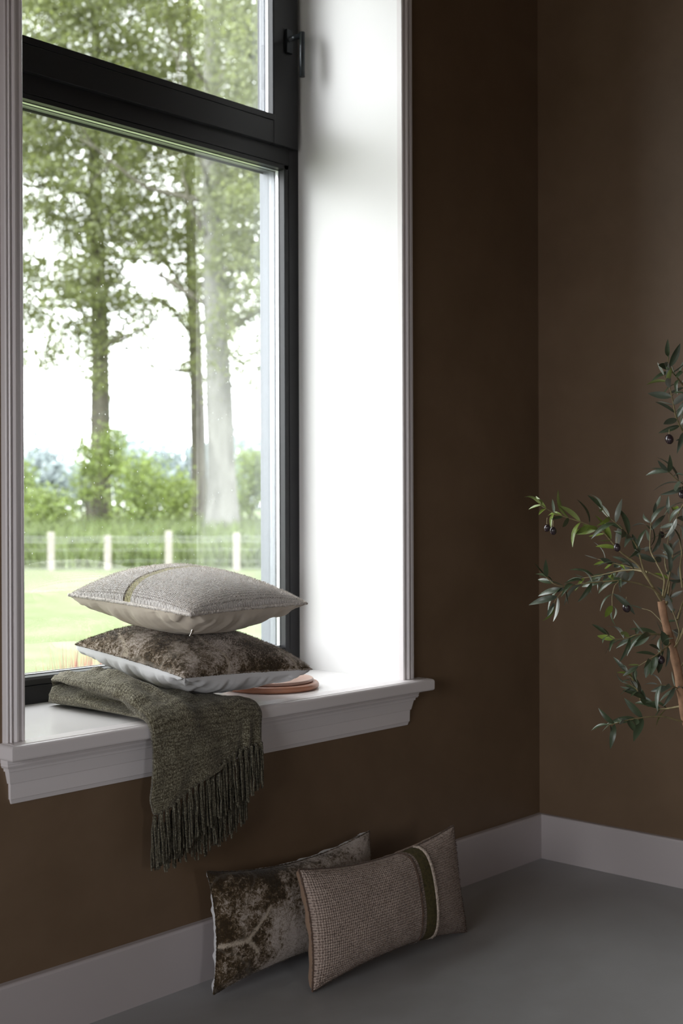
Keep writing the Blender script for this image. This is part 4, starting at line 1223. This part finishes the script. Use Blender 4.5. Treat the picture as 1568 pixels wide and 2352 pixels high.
# fence: posts and wires
fence = empty('wire_fence', tuple(gpos(300, 30.0)))
tag(fence, 'wire fence with pale wooden posts across the end of the lawn', 'fence')
FI = Matrix.Translation(-Vector(fence.location))
pu = [-1080, -920, -760, -600, -440, -290, -150, -12, 117, 247, 387, 543, 700, 850, 1000, 1160, 1320, 1480]
tops = {117: 1221, 247: 1229, 387: 1219}
for u in pu:
    tv = tops.get(u, 1224); p = gpos(u, 30.0)
    zt = CAM[2] - (tv - 1168) / F_PX * 30.0
    mb = MB(); wd = 0.062
    mb.box(p[0] - wd, p[0] + wd, p[1] - wd, p[1] + wd, GZ - 0.1, zt, 0.012)
    o_ = mb.build('post', MT['post'], fence); o_.matrix_parent_inverse = FI
for k_, v in enumerate((1234, 1243, 1262, 1288, 1304)):
    z = CAM[2] - (v - 1168) / F_PX * 30.0
    pts = [gpos(u, 29.93, z + 0.012 * math.sin(i * 1.7 + k_)) for i, u in enumerate(np.linspace(-1080, 1480, 60))]
    Vt, Ft = tube_data(pts, [0.0075 if k_ < 2 else 0.004] * len(pts), 5)
    o_ = obj('wire', Vt, Ft, MT['wire'], fence); o_.matrix_parent_inverse = FI

# ---- foliage as many leaf quads
def leaf_quads(P, size, seed, flat=0.3, w=0.62):
    r = np.random.default_rng(seed); n_ = len(P)
    a = r.normal(size=(n_, 3)); a /= np.linalg.norm(a, axis=1)[:, None]
    nrm = r.normal(size=(n_, 3)) + np.array([0, 0, flat]); nrm /= np.linalg.norm(nrm, axis=1)[:, None]
    b = np.cross(nrm, a); b /= np.linalg.norm(b, axis=1)[:, None] + 1e-9
    a = np.cross(b, nrm)
    s_ = size * r.uniform(0.6, 1.35, n_)[:, None]
    V = np.stack([P - a * s_ * .5, P + b * s_ * .5 * w, P + a * s_ * .5, P - b * s_ * .5 * w], 1).reshape(-1, 3)
    return V, np.arange(n_ * 4).reshape(-1, 4)

def pnoise(u, v, sc, seed):
    return fbm(np.asarray(u) / sc, np.asarray(v) / sc, 0, seed, 3, 1.0)

TREES = [  # column, depth, trunk radius base, radius top, base row, lean px at row 0, bark, leaf style
    dict(u=232, d=42.0, r=0.37, top=225, mat='bark'),
    dict(u=459, d=45.0, r=0.30, top=440, mat='bark'),
    dict(u=512, d=38.0, r=0.46, top=488, mat='bark2'),
    dict(u=-150, d=44.0, r=0.36, top=-160, mat='bark'),
    dict(u=860, d=43.0, r=0.36, top=850, mat='bark2'),
    dict(u=-520, d=41.0, r=0.40, top=-530, mat='bark'),
    dict(u=-900, d=44.0, r=0.34, top=-890, mat='bark2'),
    dict(u=1240, d=41.0, r=0.38, top=1250, mat='bark'),
]
def canopy_density(u, v):
    """share of sky covered by leaves, by place in the stand of trees"""
    big = pnoise(u, v, 260, 1); med = pnoise(u, v, 95, 2)
    base = np.interp(v, [-900, -100, 330, 470, 560, 700, 800, 880, 960], [0.9, 0.92, 0.85, 0.80, 0.72, 0.62, 0.46, 0.24, 0.0])
    # more leaf next to the stems, open sky between them lower down
    near = np.minimum.reduce([np.abs(u - t) for t in (150, 232, 330, 540, -150, 860)])
    base = base + 0.12 * np.exp(-(near / 60.0) ** 2) * (v < 900)
    hole = ((np.abs(u - 330) < 75) & (v > 800)) | ((np.abs(u - 120) < 55) & (v > 850)) | ((np.abs(u - 330) < 55) & (np.abs(v - 640) < 45))
    base = np.where(hole, base * 0.15, base)
    return np.clip(base + 0.22 * big + 0.38 * med, 0, 1)

rT = np.random.default_rng(99)
clu = []
while len(clu) < 8700:
    u = rT.uniform(-1150, 1500); v = rT.uniform(-700, 960)
    if u < -40 or u > 680 or v < -60:
        if rT.random() > 0.3: continue
    if rT.random() < canopy_density(u, v) ** 1.6: clu.append((u, v))
clu = np.array(clu)
own = np.array([int(np.argmin([abs(u - t['u']) for t in TREES])) for u, v in clu])
labels = ['tall oak with leafy twigs along its dark trunk, standing left in the garden view', 'slender dark-stemmed oak behind the thick smooth trunk',
          'thick pale-stemmed tree half veiled by the reflection in the glass', 'oak hidden behind the near window casing', 'pale-stemmed tree hidden behind the bright reveal',
          'oak two trees along behind the near window casing', 'pale-stemmed tree farthest along behind the near window casing', 'dark-stemmed tree farthest along behind the brown wall']
for ti, t in enumerate(TREES):
    base = gpos(t['u'], t['d'], ground_z(t['d']) - 0.1)
    root = empty('tree', tuple(base)); tag(root, labels[ti], 'tree', 'tall trees beyond the fence')
    RI = Matrix.Translation(-Vector(root.location))
    H_ = 21.0; nn = 34
    top = gpos(t['top'] - (t['u'] - t['top']) * 0.6, t['d'], H_)
    q = np.linspace(0, 1, nn)
    S = base + (top - base) * q[:, None]
    S[:, 0] += 0.16 * np.sin(q * 9 + ti) * q; S[:, 1] += 0.16 * np.cos(q * 8 + ti) * q
    rad = t['r'] * (1 - 0.72 * q) * (1 + 0.55 * np.exp(-q * 42)) * (1 + 0.035 * np.sin(q * 40))
    Vt, Ft = tube_data(S, rad, 16)
    o_ = obj('trunk', Vt, Ft, MT[t['mat']], root, smooth=True); o_.matrix_parent_inverse = RI
    rB_ = np.random.default_rng(300 + ti)
    ends = []
    limbs = []
    for b_ in range(13):
        h0 = rB_.uniform(0.26, 0.95) if b_ > 1 else (0.30, 0.36)[b_]
        i = int(h0 * (nn - 1)); p0 = S[i]; az = rB_.uniform(0, 6.283); ln = rB_.uniform(2.6, 5.2) * (1.15 - 0.5 * h0)
        dirv = np.array([math.cos(az), math.sin(az), rB_.uniform(0.15, 0.8)])
        K = 12; pts = [p0]
        for k_ in range(K):
            dirv = dirv + rB_.normal(size=3) * 0.22 + np.array([0, 0, 0.03]); dirv /= np.linalg.norm(dirv)
            pts.append(pts[-1] + dirv * ln / K)
        pts = np.array(pts); limbs.append(pts)
        Vt, Ft = tube_data(pts, np.linspace(rad[i] * 0.33, 0.02, K + 1), 8)
        o_ = obj('limb', Vt, Ft, MT['bark'], root, smooth=True); o_.matrix_parent_inverse = RI
        for s2 in range(2):
            j = rB_.integers(4, K - 1); d2 = dirv + rB_.normal(size=3) * 0.8; d2 /= np.linalg.norm(d2); q2 = [pts[j]]
            for k_ in range(7):
                d2 = d2 + rB_.normal(size=3) * 0.25; d2 /= np.linalg.norm(d2); q2.append(q2[-1] + d2 * ln * 0.09)
            limbs.append(np.array(q2))
            Vt, Ft = tube_data(q2, np.linspace(0.035, 0.010, 8), 6)
            o_ = obj('limb', Vt, Ft, MT['bark'], root, smooth=True); o_.matrix_parent_inverse = RI
    # leaf clusters belonging to this tree
    P = []
    for (u, v) in clu[own == ti]:
        c3 = at_depth(u, v, t['d'] + rB_.normal() * 1.8)
        if c3[2] < 4: pass
        n_ = int(rB_.uniform(40, 78)); R_ = rB_.uniform(0.35, 0.75)
        x = rB_.normal(size=(n_, 3)) * R_ * np.array([0.62, 0.62, 0.34])
        P.append(c3 + x)
    # short leafy twigs clothing the oak's trunk
    if ti in (0, 1):
        i = rB_.integers(3, 22, 520 if ti == 0 else 160); off = rB_.normal(size=(len(i), 3)); off /= np.linalg.norm(off, axis=1)[:, None]
        pk = 0.5 + 0.5 * np.sin(i * 1.3)
        sel = rB_.random(len(i)) < pk
        P.append((S[i] + off * (rad[i] + rB_.uniform(0, 0.28, len(i)))[:, None] + rB_.uniform(-.3, .3, (len(i), 1)) * np.array([0, 0, 1]))[sel])
    P = np.concatenate(P)
    V, Fq = leaf_quads(P, 0.125, 500 + ti)
    o_ = obj('foliage', V, Fq, MT['leaf_oak'], root); o_.matrix_parent_inverse = RI; o_['kind'] = 'stuff'

# ---- bushes behind the fence
def bush(name, u, v, d, ru, rv, n_, mat, size, label, cat='bush', group='bushes behind the fence', seed=0, stems=4, lo=0.0):
    """leafy bush whose middle is seen at (u, v), half-size (ru, rv) px at depth d"""
    r = np.random.default_rng(seed + 1000)
    c3 = at_depth(u, v, d); k_ = d / F_PX
    gz = ground_z(d)
    root = empty(name, (float(c3[0]), float(c3[1]), gz)); tag(root, label, cat, group)
    RI = Matrix.Translation(-Vector(root.location))
    P = []
    nb = max(6, n_ // 90)
    for q in range(nb):
        a = r.normal(size=3); a /= np.linalg.norm(a); rr_ = r.random() ** 0.4
        cc = c3 + rh * a[0] * ru * k_ * rr_ * .85 + fh * a[1] * ru * k_ * rr_ * .85 + np.array([0, 0, a[2] * rv * k_ * rr_ * .85])
        m_ = n_ // nb
        P.append(cc + r.normal(size=(m_, 3)) * np.array([.22, .22, .19]) * min(ru, rv) * k_ * 1.5)
    P = np.concatenate(P); P = P[P[:, 2] > gz]
    V, Fq = leaf_quads(P, size, seed + 2000)
    o_ = obj('foliage', V, Fq, mat, root); o_.matrix_parent_inverse = RI; o_['kind'] = 'stuff'
    for s2 in range(stems):
        e = c3 + rh * r.uniform(-.5, .5) * ru * k_ + np.array([0, 0, 0.1 * rv * k_])
        b0 = np.array([c3[0], c3[1], gz - 0.05]) + rh * r.uniform(-.15, .15)
        mid = (b0 + e) / 2 + rh * r.uniform(-.1, .1)
        Vt, Ft = tube_data(smooth_path([b0, mid, e], 8), np.linspace(0.035, 0.012, 8), 6)
        o_ = obj('stem', Vt, Ft, MT['bark'], root); o_.matrix_parent_inverse = RI
    return root
bush('bush', 200, 1070, 40.5, 40, 100, 1500, MT['leaf_bush'], 0.12, 'mid-green bush pressed against the oak trunk', seed=1)
bush('bush', 262, 1035, 41.5, 40, 85, 1500, MT['leaf_bush'], 0.12, 'bright sapling rising just right of the oak trunk', seed=2)
bush('bush', 335, 1130, 39.5, 78, 85, 4200, MT['leaf_bush'], 0.12, 'broad light-green bush between the two dark trunks', seed=3)
bush('bush', 105, 1172, 39.0, 60, 46, 2600, MT['leaf_bush'], 0.12, 'low light-green bush beside the near casing', seed=4)
bush('bush', 410, 1150, 41.0, 42, 62, 2000, MT['leaf_bush'], 0.12, 'small bush at the foot of the slender trunk', seed=5)
bush('bush', 575, 1110, 41.0, 48, 105, 3000, MT['leaf_bush'], 0.12, 'tall pale bush right of the thick trunk', seed=6)
bush('bush', 30, 1120, 40.0, 50, 90, 2500, MT['leaf_bush'], 0.12, 'bush hidden behind the near window casing', seed=7)
bush('bush', 690, 1120, 40.0, 70, 100, 2500, MT['leaf_bush'], 0.12, 'bush hidden behind the window frame', seed=8)
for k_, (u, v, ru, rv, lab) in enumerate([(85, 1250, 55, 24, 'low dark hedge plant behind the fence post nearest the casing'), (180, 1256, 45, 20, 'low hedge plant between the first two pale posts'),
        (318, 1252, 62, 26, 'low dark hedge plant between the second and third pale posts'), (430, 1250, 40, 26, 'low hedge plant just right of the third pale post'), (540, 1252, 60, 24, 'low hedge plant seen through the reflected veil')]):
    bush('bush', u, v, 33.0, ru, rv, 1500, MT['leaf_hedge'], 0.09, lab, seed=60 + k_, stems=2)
# distant belt of trees, aerial haze painted into their leaf colour
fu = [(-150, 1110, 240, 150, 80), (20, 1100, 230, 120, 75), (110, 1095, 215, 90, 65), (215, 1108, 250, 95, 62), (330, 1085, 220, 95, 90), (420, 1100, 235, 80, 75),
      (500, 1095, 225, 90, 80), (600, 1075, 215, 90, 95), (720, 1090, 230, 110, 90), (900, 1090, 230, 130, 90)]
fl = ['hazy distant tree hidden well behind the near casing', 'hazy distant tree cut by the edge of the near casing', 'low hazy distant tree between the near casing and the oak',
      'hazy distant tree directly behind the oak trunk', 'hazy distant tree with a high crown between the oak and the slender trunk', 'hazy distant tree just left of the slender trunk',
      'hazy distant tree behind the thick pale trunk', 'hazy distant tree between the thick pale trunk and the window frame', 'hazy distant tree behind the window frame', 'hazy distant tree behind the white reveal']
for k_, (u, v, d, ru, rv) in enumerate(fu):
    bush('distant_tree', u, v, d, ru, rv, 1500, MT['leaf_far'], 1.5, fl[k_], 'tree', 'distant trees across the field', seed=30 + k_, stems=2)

# ---- tall grass on the bank and clumps at the fence
def blades(name, n_, d0, d1, h0, h1, w, mat, seed, u0=-500, u1=1200, parent=None, zf=ground_z):
    r = np.random.default_rng(seed)
    d = r.uniform(d0, d1, n_); u = r.uniform(u0, u1, n_)
    P = np.array([gpos(a, b, zf(b)) for a, b in zip(u, d)])
    h = r.uniform(h0, h1, n_)[:, None]; az = r.uniform(0, 6.28, n_)
    s_ = np.stack([np.cos(az), np.sin(az), 0 * az], -1) * w
    le = r.normal(size=(n_, 3)) * np.array([.25, .25, 0]) * h
    mid = P + np.array([0, 0, .55]) * h + le * .35; tip = P + np.array([0, 0, 1.0]) * h + le
    V = np.stack([P - s_, P + s_, mid + s_ * .8, tip, mid - s_ * .8], 1).reshape(-1, 3)
    o_ = obj(name, V, np.arange(n_ * 5).reshape(-1, 5), mat, parent)
    o_['kind'] = 'stuff'
    return o_
g = blades('tall_grass', 26000, 30.7, 41, 0.25, 0.75, 0.022, MT['leaf_grass'], 5)
tag(g, 'tall rough grass growing on the bank behind the fence', 'grass')
# rust-red perennial just outside the glass
rp = empty('garden_plant', tuple(gpos(196, 4.5)))
tag(rp, 'rust-red grassy plant just outside the pane, left of the cushions', 'plant')
rr2 = np.random.default_rng(8); n_ = 260
P = gpos(196, 4.5) + rr2.normal(size=(n_, 3)) * np.array([0.045, 0.045, 0])
az = rr2.uniform(0, 6.28, n_); h = rr2.uniform(0.84, 1.02, n_)[:, None]
s_ = np.stack([np.cos(az), np.sin(az), 0 * az], -1) * 0.0035
le = rr2.normal(size=(n_, 3)) * np.array([.06, .06, 0])
V = np.stack([P - s_, P + s_, P + np.array([0, 0, .6]) * h + le * .4 + s_, P + np.array([0, 0, 1.]) * h + le, P + np.array([0, 0, .6]) * h + le * .4 - s_], 1).reshape(-1, 3)
o_ = obj('stems', V, np.arange(n_ * 5).reshape(-1, 5), MT['rust'], rp); o_.matrix_parent_inverse = Matrix.Translation(-Vector(rp.location)); o_['kind'] = 'stuff'
